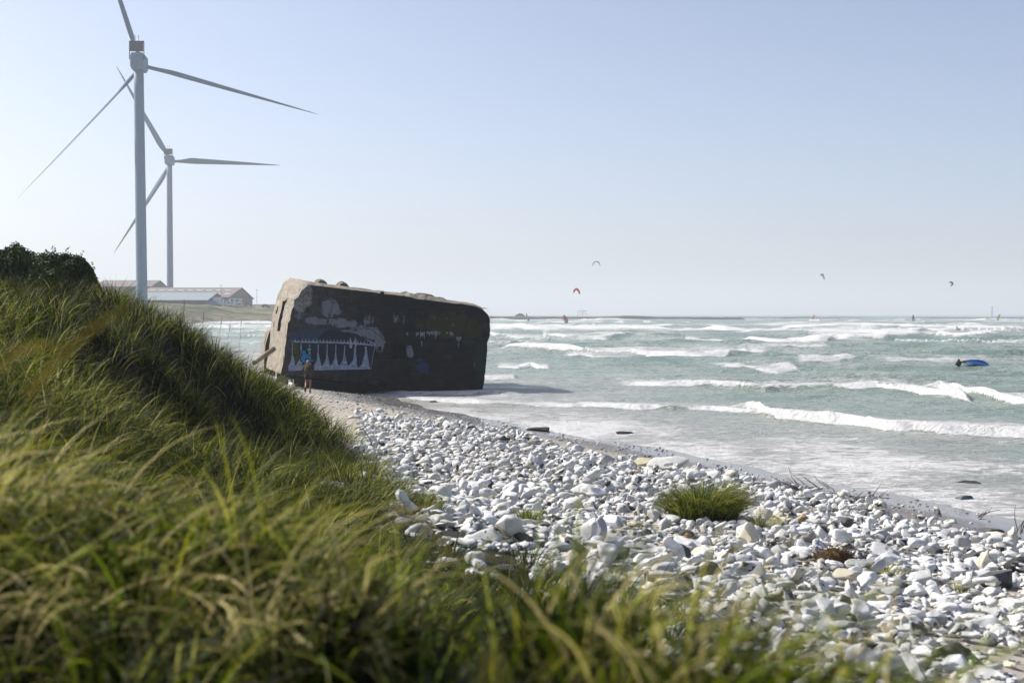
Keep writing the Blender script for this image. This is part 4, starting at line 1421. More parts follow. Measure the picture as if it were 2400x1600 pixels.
# rocks awash
for (px, py, w, a, s, lb) in [(1270, 1014, 80, .18, 330, 'low black rock awash in the swash, left of the other one'), (1461, 1021, 52, .22, 331, 'dark flat rock alone in the shallow water'),
                              (1430 + 840, 1138, 60, .22, 332, 'black rock showing through the foam near the right edge'), (2345, 1148, 22, .4, 333, 'small dark knob of rock in the foam at the right edge'),
                              (1015, 944, 22, .3, 334, 'small dark rock in the wash in front of the bunker'), (1210, 1010, 26, .35, 335, 'small black rock on the wet sand, left of the low black rock')]:
    lone_stone(px, py, w, a, s, 'slab' if a < .3 else 'blocky', BLK, lb, name='rock', lift=.9, water=True)

# ------------------------------------------------ driftwood, seaweed, twigs
mDk = mottled('wet_driftwood', (.012, .010, .009), (.05, .042, .036), 9, .7, .6, 30, .02)
mKelp = mottled('seaweed', (.022, .010, .004), (.14, .065, .022), 14, .6, .8, 45, .03)
mTg = mottled('bare_twig', (.05, .04, .032), (.13, .105, .085), 20, .9)


def log_(pts, rad, label, name='driftwood'):
    P_ = [Vector(p) for p in pts]
    o0 = P_[0].copy()
    bm = bmesh.new()
    tube(bm, [p - o0 for p in P_], rad, 9)
    o = from_bm(name, bm, mDk, None, True)
    o.location = o0
    tag(o, label, 'driftwood')
    return o


a = ground_at(1162, 1029); b = ground_at(1137, 1017)
log_([a + Vector((0, 0, .06)), (a + b) / 2 + Vector((0, 0, .10)), b + Vector((0, 0, .16))], [.09, .075, .04], 'short black driftwood log on the sand above the bank')
a = ground_at(1232, 1040); b = ground_at(1200, 1030)
log_([a + Vector((0, 0, .05)), (a + b) / 2 + Vector((0, 0, .09)), b + Vector((0, 0, .06))], [.05, .05, .03], 'thin dark driftwood stick behind the cream slab')


def twigs(px, py, n_, L, label, seed, name='driftwood_branch', spread=.5, lean=(-.8, .1, .35)):
    rt = random.Random(seed)
    p = ground_at(px, py)
    bm = bmesh.new()
    for k in range(n_):
        q = Vector((rt.uniform(-spread, spread), rt.uniform(-.15, .15), rt.uniform(.05, .16)))
        dr = Vector((lean[0] + rt.uniform(-.5, .5), lean[1] + rt.uniform(-.4, .4), lean[2] + rt.uniform(-.3, .3))).normalized()
        ll = L * rt.uniform(.4, 1.0)
        pts = [q]
        for i in range(4):
            dr = (dr + Vector((rt.uniform(-.3, .3), rt.uniform(-.3, .3), rt.uniform(-.25, .25)))).normalized()
            pts.append(pts[-1] + dr * ll / 4)
        for pp in pts: pp.z = max(pp.z, .03)
        tube(bm, pts, [.012, .010, .008, .006, .003], 5)
    o = from_bm(name, bm, mTg, None, True)
    o.location = p
    tag(o, label, 'branch')
    MARK_ = np.array([p.x, p.y])
    return MARK_


MARK['the brushwood branch'] = twigs(1905, 1158, 22, .75, 'dry brushwood branch caught on the stones near the water', 1)
twigs(2030, 1178, 26, .35, 'dark tangle of twigs and weed on the stones, right of the brushwood', 2, 'twig_heap', .35, (.1, 0, .05))
twigs(2388, 1262, 5, .75, 'bare twig sticking up at the right edge', 3, 'twig', .08, (-.05, 0, 1))
twigs(2300, 1222, 6, .4, 'forked twig poking out of the stones near the right edge', 4, 'twig', .1, (.5, 0, .5))


def heap(px, py, wpx, h, label, seed, n_=420):
    rt = np.random.default_rng(seed)
    p = ground_at(px, py)
    w = wpx * p.y / F / 2
    LONE.append((p.x, p.y, w * .8)); p.z += .06
    a = rt.uniform(0, 6.283, n_); r_ = np.sqrt(rt.random(n_))
    bx, by = np.cos(a) * r_ * w, np.sin(a) * r_ * w * .6
    bz = h * (1 - r_ ** 2) * rt.uniform(.3, 1, n_)
    V, Fc, H, T = blades(bx, by, bz, rt.uniform(.10, .28, n_), rt.uniform(.008, .02, n_), rt.uniform(0, 6.283, n_), rt.uniform(.6, 1.5, n_), rt.uniform(.2, 1.6, n_), rt.random(n_), 5, rt)
    bm = bmesh.new()
    bmesh.ops.create_icosphere(bm, subdivisions=3, radius=1)
    for v in bm.verts:
        q = v.co
        v.co = Vector((q.x * w, q.y * w * .6, max(q.z, -.2) * h)) * (1 + .25 * mnoise.noise(q * 3 + Vector((seed, 0, 0))))
    V2 = np.array([v.co[:] for v in bm.verts]); F2 = np.array([[*[v.index for v in f.verts], f.verts[2].index] for f in bm.faces])
    bm.free()
    # strands and core in one tangled mass
    me = bpy.data.meshes.new('seaweed_heap')
    tri = [tuple(f[:3]) for f in F2] + [tuple(int(q) for q in f + len(V2)) for f in Fc]
    me.from_pydata([tuple(v) for v in np.concatenate([V2, V])], [], tri)
    o = link('seaweed_heap', me, mKelp, None, True)
    o.location = p
    tag(o, label, 'seaweed')
    return np.array([p.x, p.y])


MARK['the seaweed heap'] = heap(1955, 1325, 95, .17, 'dark red-brown seaweed heap between white stones', 11)
MARK['the big grass clump'] = np.array(CL['big'][1][:2])
MARK['the low grass tuft'] = np.array(CL['low'][1][:2])
MARK['the dune-foot grass clump'] = np.array(CL['edge'][1][:2])
MARK['the thin yellow tuft'] = np.array(CL['thin'][1][:2])
heap_b = ground_at(930, 926)
# dark wet weed on the sand in front of the bunker
rt = np.random.default_rng(9)
bm = bmesh.new()
bmesh.ops.create_icosphere(bm, subdivisions=4, radius=1)
for v in bm.verts:
    q = v.co.copy()
    k = 1 + .35 * mnoise.noise(Vector((q.x * 2, q.y * 2, 3)))
    v.co = Vector((q.x * 1.15 * k, q.y * 1.7 * k + q.x * -.9, (.05 if q.z > 0 else -.02) * abs(q.z) * (1 + .8 * mnoise.noise(q * 7))))
o = from_bm('seaweed_mat', bm, mottled('wet_weed', (.012, .009, .006), (.05, .038, .025), 6, .4, .8, 25, .04), None, True)
o.location = ground_at(925, 928) + Vector((0, 0, .02))
tag(o, 'flat dark brown mat of weed on the wet sand before the bunker', 'seaweed')

# ------------------------------------------------ the 300 stones that show largest, each a thing of its own
hi_me = []
for i, (V, Fc) in enumerate(SH_HI):
    me = np_mesh('stone', V, Fc)
    me.materials.append(MSH)
    hi_me.append(me)
WORD = {'round': 'rounded', 'slab': 'flat', 'long': 'long', 'knobbly': 'knobbly', 'blocky': 'angular'}
ORD = ['nearest', 'second', 'third', 'fourth', 'fifth', 'sixth', 'seventh', 'eighth', 'ninth', 'tenth', 'eleventh', 'twelfth', 'thirteenth', 'fourteenth', 'fifteenth', 'sixteenth', 'seventeenth', 'eighteenth', 'nineteenth', 'twentieth']
taken = np.zeros(len(ST), bool)
for a, b, r in LONE:
    # nothing on the spot itself, nor so close in front that it would hide it
    taken |= (np.hypot(ST[:, 0] - a, ST[:, 1] - b) < r * .85) | ((np.abs(ST[:, 0] - a) < r * .8) & (ST[:, 1] < b) & (b - ST[:, 1] < r + .28) & (ST[:, 2] > .13))
top300 = [int(i) for i in order if vis[int(i)] and not taken[int(i)]][:300]
is_top = np.zeros(len(ST), bool); is_top[top300] = True
mk = list(MARK.items())
bucket = {}
tone_r = sg.random(len(ST))
for i in top300:
    p = ST[i, :2]
    dd = [np.hypot(*(p - q)) for _, q in mk]
    j = int(np.argmin(dd))
    ph, q = mk[j]
    ang = math.atan2(p[1] - q[1], p[0] - q[0])
    side = ['right of', 'behind', 'left of', 'in front of'][int(((math.degrees(ang) + 45) % 360) // 90)]
    kd = WORD[KINDS[shp[i] % 10]]
    sz = 'large' if ST[i, 2] > .2 else 'medium' if ST[i, 2] > .13 else 'small'
    tn = list(TONES)[int(np.searchsorted([.50, .65, .79, .95], tone_r[i]))]
    if stand[i]: kd = 'upended ' + kd
    bucket.setdefault((sz, tn, kd, side, ph), []).append((dd[j], i))
for (sz, tn, kd, side, ph), lst in bucket.items():
    lst.sort()
    for r_, (_, i) in enumerate(lst):
        o = bpy.data.objects.new('beach_stone', hi_me[shp[i]])
        COL.objects.link(o)
        o.location = (ST[i, 0], ST[i, 1], cz[i])
        o.rotation_euler = (tilt[i, 0], tilt[i, 1] + (1.1 if stand[i] else 0), yaw[i])
        o.scale = (ST[i, 2], ST[i, 2], ST[i, 2] * .84)
        o.material_slots[0].link = 'OBJECT'
        o.material_slots[0].material = TMAT[tn]
        far = ', nearest' if len(lst) > 1 and r_ == 0 else (f', {ORD[r_]} out' if r_ else '')
        tag(o, f'{sz} {tn} {kd} stone {side} {ph}{far}', 'stone', 'white stones covering the beach')

# ------------------------------------------------ all the smaller ones, and the pebbles beyond
def merged(name, idx, shapes, mats):
    Vs, Fs, n0 = [], [], 0
    for i in idx:
        V, Fc = (SH_MD if ST[i, 1] < 27 and ST[i, 2] > .1 else shapes)[shp[i]]
        M = (Euler((tilt[i, 0], tilt[i, 1] + (1.1 if stand[i] else 0), yaw[i])).to_matrix())
        Vs.append((V * ST[i, 2]) @ np.array(M).T + np.array([ST[i, 0], ST[i, 1], cz[i]]))
        Fs.append(Fc + n0); n0 += len(V)
    return link(name, np_mesh(name, np.concatenate(Vs), np.concatenate(Fs)), mats)


tag(merged('beach_stones', [i for i in range(len(ST)) if not is_top[i] and not taken[i]], SH_LO, MST), kind='stuff')
# shingle strewn over the sand
npb = 36000
y = sg.uniform(8, 84, npb) ; x = sg.uniform(-.22, .42, npb) * y
s = shore(x, y)
pk = np.exp(-((s - 5.5) / 3.2) ** 2) * sstep(42, 62, y) * .9 + .30 * sstep(1.5, 4, s) * (1 - sstep(15, 18, s)) * (1 - sstep(45, 60, y)) + .55 * sstep(.4, 1.5, s + 1.5 * (fbm(x * .6, y * .4, 67, 3) - .5)) * (1 - sstep(4, 6, s)) * (fbm(x * .5, y * .3, 69, 3) > .44)
ok = sg.random(npb) < pk * np.clip(y / 35, .25, 1)
x, y, s = x[ok], y[ok], s[ok]
r = (.02 + .05 * sg.random(len(x)) ** 2.5) * np.interp(y, [8, 30, 50, 70], [.7, .9, 1.15, 1.25])
Vs, Fs, n0 = [], [], 0
zz = ground_z(x, y)
ca = sg.uniform(0, 6.283, len(x))
base_V = [stone_shape(500 + k, 1, KINDS[k]) for k in range(6)]
for k in range(6):
    ii = np.arange(k, len(x), 6)
    V, Fc = base_V[k]
    c_, s_ = np.cos(ca[ii])[:, None], np.sin(ca[ii])[:, None]
    vx = (V[None, :, 0] * c_ - V[None, :, 1] * s_) * r[ii][:, None] + x[ii][:, None]
    vy = (V[None, :, 0] * s_ + V[None, :, 1] * c_) * r[ii][:, None] + y[ii][:, None]
    vz = V[None, :, 2] * r[ii][:, None] + zz[ii][:, None] + r[ii][:, None] * .22
    Vs.append(np.stack([vx, vy, vz], 2).reshape(-1, 3))
    Fs.append((Fc[None] + (np.arange(len(ii)) * len(V))[:, None, None]).reshape(-1, 3) + n0)
    n0 += len(ii) * len(V)
mP = stone_mat('pebble_mix')
for nd in mP.node_tree.nodes:
    if nd.type == 'MAP_RANGE' and abs(nd.inputs[1].default_value - .955) < 1e-4:
        nd.inputs[1].default_value, nd.inputs[2].default_value = .55, .60
tag(link('shingle', np_mesh('shingle', np.concatenate(Vs), np.concatenate(Fs)), mP), kind='stuff')
# ================================================================== FAR SHORE
hx = np.arange(-620, -20, 4.0); hy = np.concatenate([np.arange(420, 760, 4.0), np.arange(760, 1500, 20.0)])
HX, HY = np.meshgrid(hx, hy)


def head_z(x, y):
    # coast: a bay whose far side ends behind the bunker
    edge = np.interp(x, [-620, -300, -170, -130, -105, -90, -75], [480, 485, 560, 618, 640, 680, 900]) + (fbm(x / 30, x * 0, 800, 3) - .5) * 26
    q = y - edge
    z = np.interp(q, [-60, -8, 0, 10, 22, 40, 60, 85, 130, 400], [-6, -.8, .2, 1.6, 3.2, 5.2, 7.2, 8.6, 9.6, 10])
    z = z + sstep(10, 40, q) * (fbm(x / 16, y / 16, 801, 4) - .5) * 3.0 * (1 - sstep(95, 120, q))
    return z


HZ = head_z(HX, HY)
me = np_mesh('headland', np.stack([HX.ravel(), HY.ravel(), HZ.ravel()], 1), grid_faces(len(hy), len(hx)))
m = mat('far_dune', (.1, .11, .05), .95, spec=.05)
n = N(m)
co = n.coord()
a = n.noise(n.mapping(co, (1, 2, 3)), .07, 6, .65)
z_ = n.sep(co)[2]
c = n.ramp(a, [(.40, (.035, .048, .022)), (.5, (.085, .09, .05)), (.60, (.20, .175, .12))])
low = n.math('SUBTRACT', 1.0, n.step(n.math('ADD', z_, n.math('MULTIPLY', n.math('SUBTRACT', a, .5), 9.0)), 2.2, 4.2))
c = n.mix(n.math('MULTIPLY', low, .8), c, n.ramp(n.noise(co, .25, 5, .7), [(.4, (.06, .055, .05)), (.6, (.27, .23, .17))]))
n.base(c)
tag(link('headland', me, m), kind='structure')


def hground(px, d):
    p = at(px, 735, d)
    return Vector((p.x, d, float(head_z(np.array([p.x]), np.array([d]))[0])))


def facade(px0, px1, d):
    return at(px0, 735, d).x, at(px1, 735, d).x


def zpx(py, d):
    return at(1200, py, d).z


mTowerDim = mat('turbine_backlit_blue', (.62, .66, .70), .6, spec=.15)  # white turbine coloured dark blue below: backlit shade put into the paint
n = N(mTowerDim)
co = n.coord()
n.base(n.ramp(n.noise(n.mapping(co, (1, 1, .25)), .5, 4, .6), [(.35, (.105, .165, .25)), (.7, (.145, .21, .30))]))
mBladeDim = mat('blade_grey', (.08, .13, .20), .6, spec=.1)  # blades darkened the same way, backlit shade in the colour
mSlat = mat('cooler_dark', (.003, .009, .026), 1.0, spec=.0)
mSteel = mat('mast_steel', (.2, .21, .23), .5, .5)


def blade_mesh(L, chord, twist0, seed=0):
    """blade along +Z in the rotor frame (rotor axis = Y)"""
    bm = bmesh.new()
    rings = []
    for i in range(26):
        t = i / 25
        r = L * t
        if t < .035: c, th, k = chord * .42, 1.0, 0
        else:
            s = (t - .035) / .965
            grow = min(1, s / .17)
            c = chord * (.42 + .58 * (grow * grow * (3 - 2 * grow))) * (1 if s < .17 else (1 - (s - .17) / .83) ** .92 * .94 + .06)
            th = max(.16, 1 - s / .16 * .72) if s < .16 else .28 - .14 * s
            k = min(1, s / .12)
        if t > .985: c *= .45
        tw = twist0 + R(12) * (1 - t) ** 2
        pre = -.018 * L * t * t
        ring_ = []
        for j in range(14):
            a = 2 * math.pi * j / 14
            x = math.cos(a); y = math.sin(a)
            sharp = 1 - k * .75 * max(0, x)
            px_ = (x * .5 - .18 * k) * c
            py_ = y * .5 * c * th * sharp
            ring_.append((px_ * math.cos(tw) - py_ * math.sin(tw), px_ * math.sin(tw) + py_ * math.cos(tw) + pre, r))
        rings.append(ring_)
    loft(bm, rings, smooth=True)
    bmesh.ops.recalc_face_normals(bm, faces=bm.faces)
    return bm


def turbine(pxh, pyh, d, foot_px, tower_px, angles, Lpx, chord_px, pitch, label, yaw, nac_px):
    hub = at(pxh, pyh, d)
    base = at(foot_px, 735, d)
    gz_ = 9.0
    o = empty('wind_turbine', (base.x, d, gz_ - 3), 0, label, 'wind turbine', 'wind turbines behind the dune')
    L0 = Vector((base.x, d, gz_ - 3))
    H = hub - L0
    s = d / F
    rt, rb = tower_px[0] * s / 2, tower_px[1] * s / 2
    bm = bmesh.new()
    nw, nh, nl_ = nac_px[0] * s, nac_px[1] * s, nac_px[0] * s * 2.4
    ztop = H.z - nh * .42
    rings = []
    for i in range(13):
        t = i / 12
        r = rb + (rt - rb) * t
        c = Vector((0, 0, 0)).lerp(Vector((H.x, 0, ztop)), t)
        rings.append([(c.x + r * math.cos(2 * math.pi * k / 32), c.y + r * math.sin(2 * math.pi * k / 32), c.z) for k in range(32)])
    loft(bm, rings, smooth=True)
    from_bm('tower', bm, mTowerDim, o)
    # nacelle: rear faces us, the rotor is on the far side
    Y = Matrix.Translation((H.x, 0, H.z)) @ Matrix.Rotation(yaw, 4, 'Z')
    bm = bmesh.new()
    rings = []
    for yy, k, dz in ((-nl_ * .40, .80, .02), (-nl_ * .38, .93, .01), (-nl_ * .30, 1.0, 0), (nl_ * .45, 1.0, 0), (nl_ * .5, .9, 0)):
        pts = []
        for (x, z) in ((-.5, -.32), (-.40, -.5), (.40, -.5), (.5, -.32), (.5, .30), (.40, .46), (-.40, .46), (-.5, .30)):
            pts.append(Y @ Vector((x * nw * k, yy, (z * k + dz) * nh)))
        rings.append(pts)
    loft(bm, rings)
    bmesh.ops.recalc_face_normals(bm, faces=bm.faces)
    nac = from_bm('nacelle', bm, mTowerDim, o)
    # cooler standing on the rear of the roof
    bm = bmesh.new()
    cw, ch = nw * 1.10, nh * .62
    zc = nh * .50
    for x0, x1, z0, z1 in ((-cw / 2, cw / 2, zc + ch - .14 * nw, zc + ch), (-cw / 2, -cw / 2 + .035 * nw, zc - .45 * nh, zc + ch), (cw / 2 - .035 * nw, cw / 2, zc - .45 * nh, zc + ch)):
        box(bm, (x0, -nl_ * .34, z0), (x1, -nl_ * .28, z1), 0, Y)
    for k in range(8):
        x0 = -cw / 2 + .05 * nw + k * (cw - .1 * nw) / 8
        box(bm, (x0, -nl_ * .335, zc + .02 * nh), (x0 + (cw - .1 * nw) / 8 * .84, -nl_ * .285, zc + ch - .1 * nw), 0, Y)
    from_bm('cooler', bm, mSlat, o)
    for sx in (-.12, .14):
        bm = bmesh.new()
        tube(bm, [Y @ Vector((sx * nw, -nl_ * .3, zc + ch)), Y @ Vector((sx * nw, -nl_ * .3, zc + ch + .34 * nh))], .025 * nw, 6)
        from_bm('wind_vane', bm, mSteel, o, True)
    # hub and blades
    RC = Y @ Matrix.Translation((0, nl_ * .62, 0))
    bm = bmesh.new()
    loft(bm, [[RC @ Vector((r * math.cos(a * .3927), yy, r * math.sin(a * .3927))) for a in range(16)] for yy, r in ((-.14 * nl_, .36 * nw), (0, .44 * nw), (.12 * nl_, .38 * nw), (.20 * nl_, .22 * nw), (.23 * nl_, .03 * nw))], smooth=True)
    bmesh.ops.recalc_face_normals(bm, faces=bm.faces)
    from_bm('hub', bm, mTowerDim, o, True)
    for an in angles:
        bmb = blade_mesh(Lpx * s, chord_px * s, pitch)
        M_ = RC @ Matrix.Rotation(R(90 - an), 4, 'Y')
        bmesh.ops.transform(bmb, matrix=M_, verts=bmb.verts)
        from_bm('blade', bmb, mBladeDim, o, True)
    return o


turbine(325, 146, 520, 333, (22.5, 26), (-15.2, 107.8, 227.5), 430, 22, R(58), 'nearer taller white wind turbine, its tower rising from the dune grass', R(4), (31, 40))
turbine(397, 375, 865, 399, (12.5, 15.5), (-2.0, 119.6, 238.2), 256, 15, R(20), 'farther smaller white wind turbine standing behind the warehouse roofs', R(3), (18, 22))

# ---- buildings
mRoofB = mat('brown_roof', (.17, .13, .12), .8)
n = N(mRoofB); co = n.coord()
n.base(n.ramp(n.noise(co, .3, 5, .7), [(.35, (.13, .105, .10)), (.7, (.205, .165, .15))]))
mWallB = mat('tan_wall', (.19, .16, .12), .8)
mRoofG = mat('blue_grey_roof', (.20, .245, .275), .7)
mWallR = mat('dark_red_wall', (.19, .055, .055), .8)
mWallBl = mat('blue_wall', (.10, .19, .30), .7)
mSky = mat('skylight_panel', (.42, .42, .42), .4)
mDoor = mat('door_grey', (.13, .10, .10), .7)
mDarkW = mat('dark_gable', (.10, .11, .13), .8)


def shed(name_d, x0, x1, d0, d1, zb, ze, zr, roof_m, wall_m, label, ridge_in=0.0):
    """long hall: eaves along X on the near side, ridge halfway back"""
    o = empty('warehouse', ((x0 + x1) / 2, d0, zb), 0, label, 'warehouse')
    ox, oy, oz = (x0 + x1) / 2, d0, zb
    hx_ = (x1 - x0) / 2; D = d1 - d0
    bm = bmesh.new()
    w = [(-hx_, 0), (hx_, 0), (hx_, D), (-hx_, D)]
    loft(bm, [[(x, y, 0) for x, y in w], [(x, y, ze - zb) for x, y in w]])
    for sx in (-1, 1):
        f = [bm.verts.new((sx * hx_, 0, ze - zb)), bm.verts.new((sx * hx_, D, ze - zb)), bm.verts.new((sx * hx_, D / 2, zr - zb - .25))]
        bm.faces.new(f if sx > 0 else f[::-1])
    from_bm('wall', bm, wall_m, o)
    bm = bmesh.new()
    e = .8
    sec = [(-e, ze - zb - .15), (D / 2, zr - zb), (D + e, ze - zb - .15), (D + e, ze - zb + .15), (D / 2, zr - zb + .35), (-e, ze - zb + .2)]
    loft(bm, [[(x, y, z) for y, z in sec] for x in (-hx_ - e, hx_ + e)])
    bmesh.ops.recalc_face_normals(bm, faces=bm.faces)
    rf = from_bm('roof', bm, roof_m, o)
    return o, rf, hx_, D


d = 735
x0, x1 = facade(315, 534, d)
# the big hall: ridge to the right ends at 502, so its gable is hipped in the picture by depth
o, rf, hx_, D = shed('hall', x0, at(534, 735, d).x, d, d + 70, 9.0, zpx(697, d), zpx(675, d + 35) , mRoofB, mWallB, 'large warehouse with a brown roof dotted with skylights on the far shore')
ze, zr = zpx(697, d) - 9.0, zpx(675, d + 35) - 9.0
for row, t in ((0, .28), (1, .66)):
    for k in range(9):
        xx = -hx_ + (k + .7 + .45 * (row == 0)) * (2 * hx_) / 9.6
        bm = bmesh.new()
        y_, z_s = t * D / 2, ze + (zr - ze) * t + .30
        sl_ = math.atan2(zr - ze, D / 2)
        box(bm, (-1.6, -1.6, 0), (1.6, 1.6, .25), 0, Matrix.Translation((xx, y_, z_s)) @ Matrix.Rotation(sl_, 4, 'X'))
        from_bm('skylight', bm, mSky, rf)
d = 690
x0 = at(330, 735, d).x; x1 = at(484, 735, d).x
o, rf, hx_, D = shed('hall', x0, x1, d, d + 44, 8.5, zpx(704, d), zpx(687.5, d + 22), mRoofG, mWallR, 'low long hall with a pale blue-grey roof and dark red wall')
bm = bmesh.new()
x2 = at(503, 735, d).x - (x0 + x1) / 2
box(bm, (hx_ + .02, .6, 0), (x2, 30, zpx(706, d) - 8.5))
from_bm('annex', bm, mWallBl, o)
bm = bmesh.new(); box(bm, (hx_ * .55, -.12, 0), (hx_ * .62, .4, 2.6)); from_bm('door', bm, mDoor, o)
d = 800
x0 = at(222, 735, d).x; x1 = at(352, 735, d).x
shed('hall', x0, x1, d, d + 40, 9, zpx(672, d), zpx(658, d + 20), mRoofB, mDarkW, 'dark grey hall behind the foot of the nearer turbine')

# ---- vehicles by the halls
mVanW = mat('white_vehicle', (.55, .58, .60), .4)
mGlass = mat('vehicle_glass', (.03, .05, .06), .15, spec=.6)
mTyre = mat('tyre', (.012, .012, .012), .9)
mCarD = mat('dark_car', (.035, .04, .05), .35, spec=.6)
mCarG = mat('grey_car', (.12, .13, .145), .35, spec=.6)
mStripe = mat('grey_stripe', (.16, .17, .19), .5)


def vehicle(px, d, L, wd, h, kind, label, m, rz=0.0, zadd=0.0):
    p = hground(px, d)
    o = empty({'car': 'parked_car', 'van': 'parked_van', 'caravan': 'caravan', 'camper': 'camper_van', 'truck': 'box_truck'}[kind], p + Vector((0, 0, zadd)), rz, label, {'car': 'car', 'van': 'van', 'caravan': 'caravan', 'camper': 'camper van', 'truck': 'truck'}[kind])
    if kind == 'car': prof = [(-.5, .22), (-.5, .55), (-.40, .62), (-.28, .97), (.12, 1), (.27, .66), (.47, .56), (.5, .25)]
    elif kind == 'van': prof = [(-.5, .14), (-.5, .92), (-.44, 1), (.20, 1), (.36, .58), (.48, .46), (.5, .16)]
    elif kind == 'camper': prof = [(-.5, .14), (-.5, .95), (-.46, 1), (.40, 1), (.49, .9), (.49, .66), (.38, .60), (.5, .40), (.5, .16)]
    elif kind == 'truck': prof = [(-.5, .16), (-.5, 1), (.22, 1), (.22, .72), (.40, .68), (.48, .40), (.5, .16)]
    else: prof = [(-.5, .16), (-.5, .80), (-.44, .98), (.42, 1), (.5, .70), (.46, .16)]
    bm = bmesh.new()
    loft(bm, [[(x * L, y, z * h) for x, z in prof] for y in (-wd / 2, -wd / 2 + .08, wd / 2 - .08, wd / 2)])
    bmesh.ops.recalc_face_normals(bm, faces=bm.faces)
    from_bm('body', bm, m, o)
    if kind == 'car': w_ = [(-.34, .64, -.02, .93), (.0, .64, .16, .93)]
    elif kind == 'van': w_ = [(.16, .62, .27, .90)]
    elif kind == 'truck': w_ = [(.26, .45, .38, .64)]
    else: w_ = [(-.32, .55, -.10, .78), (.06, .55, .26, .78)]
    for x0_, z0_, x1_, z1_ in w_:
        bm = bmesh.new(); box(bm, (x0_ * L, -wd / 2 - .015, z0_ * h), (x1_ * L, -wd / 2 + .03, z1_ * h)); from_bm('window', bm, mGlass, o)
    for wx in ((-.30, .30) if kind != 'caravan' else (0.0,)):
        for sy in (-1, 1):
            bm = bmesh.new()
            tube(bm, [(wx * L, sy * (wd / 2 - .16), .33), (wx * L, sy * (wd / 2 + .01), .33)], .33, 14)
            from_bm('wheel', bm, mTyre, o)
    return o


vehicle(513, 700, 5.4, 2.1, 3.3, 'truck', 'white box truck parked beside the blue end of the low hall', mVanW, R(0), .0)
vehicle(523, 695, 5.0, 1.9, 2.2, 'van', 'white van with a sloping nose beside the box truck', mVanW, 0, 0)
vehicle(511, 686, 4.2, 1.8, 1.5, 'car', 'dark car parked in front of the white truck', mCarD)
vehicle(541, 690, 4.4, 2.1, 2.6, 'caravan', 'small white caravan beneath the motorhome', mVanW)
vehicle(552, 706, 6.4, 2.2, 3.0, 'camper', 'long white motorhome parked to the right of the warehouse', mVanW)
vehicle(582, 700, 4.4, 1.8, 1.6, 'car', 'dark grey car half hidden by the dune top, right of the motorhome', mCarG)
vehicle(623, 700, 4.4, 1.8, 1.6, 'car', 'dark car on the dune top next to the bunker corner', mCarD)


def lamp(px, ptop, d, label):
    p = hground(px, d)
    h = at(px, ptop, d).z - p.z
    o = empty('lamp_post', p, 0, label, 'lamp post', 'thin lamp posts on the far shore')
    bm = bmesh.new(); tube(bm, [(0, 0, 0), (0, 0, h)], [.14, .08], 6); from_bm('pole', bm, mSteel, o, True)
    bm = bmesh.new(); box(bm, (-.75, -.12, h), (.75, .12, h + .16)); from_bm('lamp_head', bm, mSteel, o)


lamp(518, 668, 712, 'thin lamp post rising in front of the warehouse gable')
lamp(602, 679, 716, 'thin lamp post alone between the motorhome and the bunker')

# ================================================================== THE BREAKWATERS
mPier = mottled('breakwater_stone', (.035, .036, .038), (.09, .09, .088), .6, .9, .4, 2, .2)


def mole(px0, px1, d0, d1, top0, top1, wd, label, hump=None, seed=1):
    a, b = at(px0, 735, d0), at(px1, 735, d1)
    bm = bmesh.new()
    rs = []
    k = 60
    rt = random.Random(seed)
    for i in range(k + 1):
        t = i / k
        c = a.lerp(b, t)
        zt = (top0 + (top1 - top0) * t)
        if hump: zt += hump[2] * math.exp(-((t - hump[0]) / hump[1]) ** 2)
        zt += rt.uniform(-.12, .12)
        if i in (0, k): zt *= .4
        rs.append([(c.x, c.y - wd, -1.5), (c.x, c.y - wd * .35, zt * .8), (c.x, c.y - wd * .2, zt), (c.x, c.y + wd * .2, zt), (c.x, c.y + wd, -1.5)])
    loft(bm, rs)
    bmesh.ops.recalc_face_normals(bm, faces=bm.faces)
    return tag(from_bm('breakwater', bm, mPier), label, 'breakwater')


mole(1010, 1745, 1080, 1150, zpx(741, 1100), zpx(743, 1150), 7, 'nearer dark stone breakwater along the horizon beside the bunker', (.62, .06, .9), 1)
mole(1690, 2420, 1380, 1420, zpx(742.5, 1380), zpx(743.5, 1420), 7, 'farther thin dark breakwater along the horizon at the right', None, 2)
d = 1105
p = at(1219, 735, d)
bm = bmesh.new()
zt = zpx(741, d)
loft(bm, [[(-3.8, -2, 0), (3.8, -2, 0), (3.8, 2, 0), (-3.8, 2, 0)], [(-3.6, -2, 1.2), (3.4, -2, 1.2), (3.4, 2, 1.2), (-3.6, 2, 1.2)], [(-2.0, -1.6, 1.3), (2.2, -1.6, 1.3), (2.2, 1.6, 1.3), (-2.0, 1.6, 1.3)], [(-1.6, -1.4, 2.2), (1.7, -1.4, 2.2), (1.7, 1.4, 2.2), (-1.6, 1.4, 2.2)]])
o = from_bm('pier_hut', bm, mat('hut_grey', (.05, .055, .06), .8)); o.location = (p.x, d + 0, zt)
tag(o, 'small dark hut on the nearer breakwater above the blue windsurfer', 'hut')
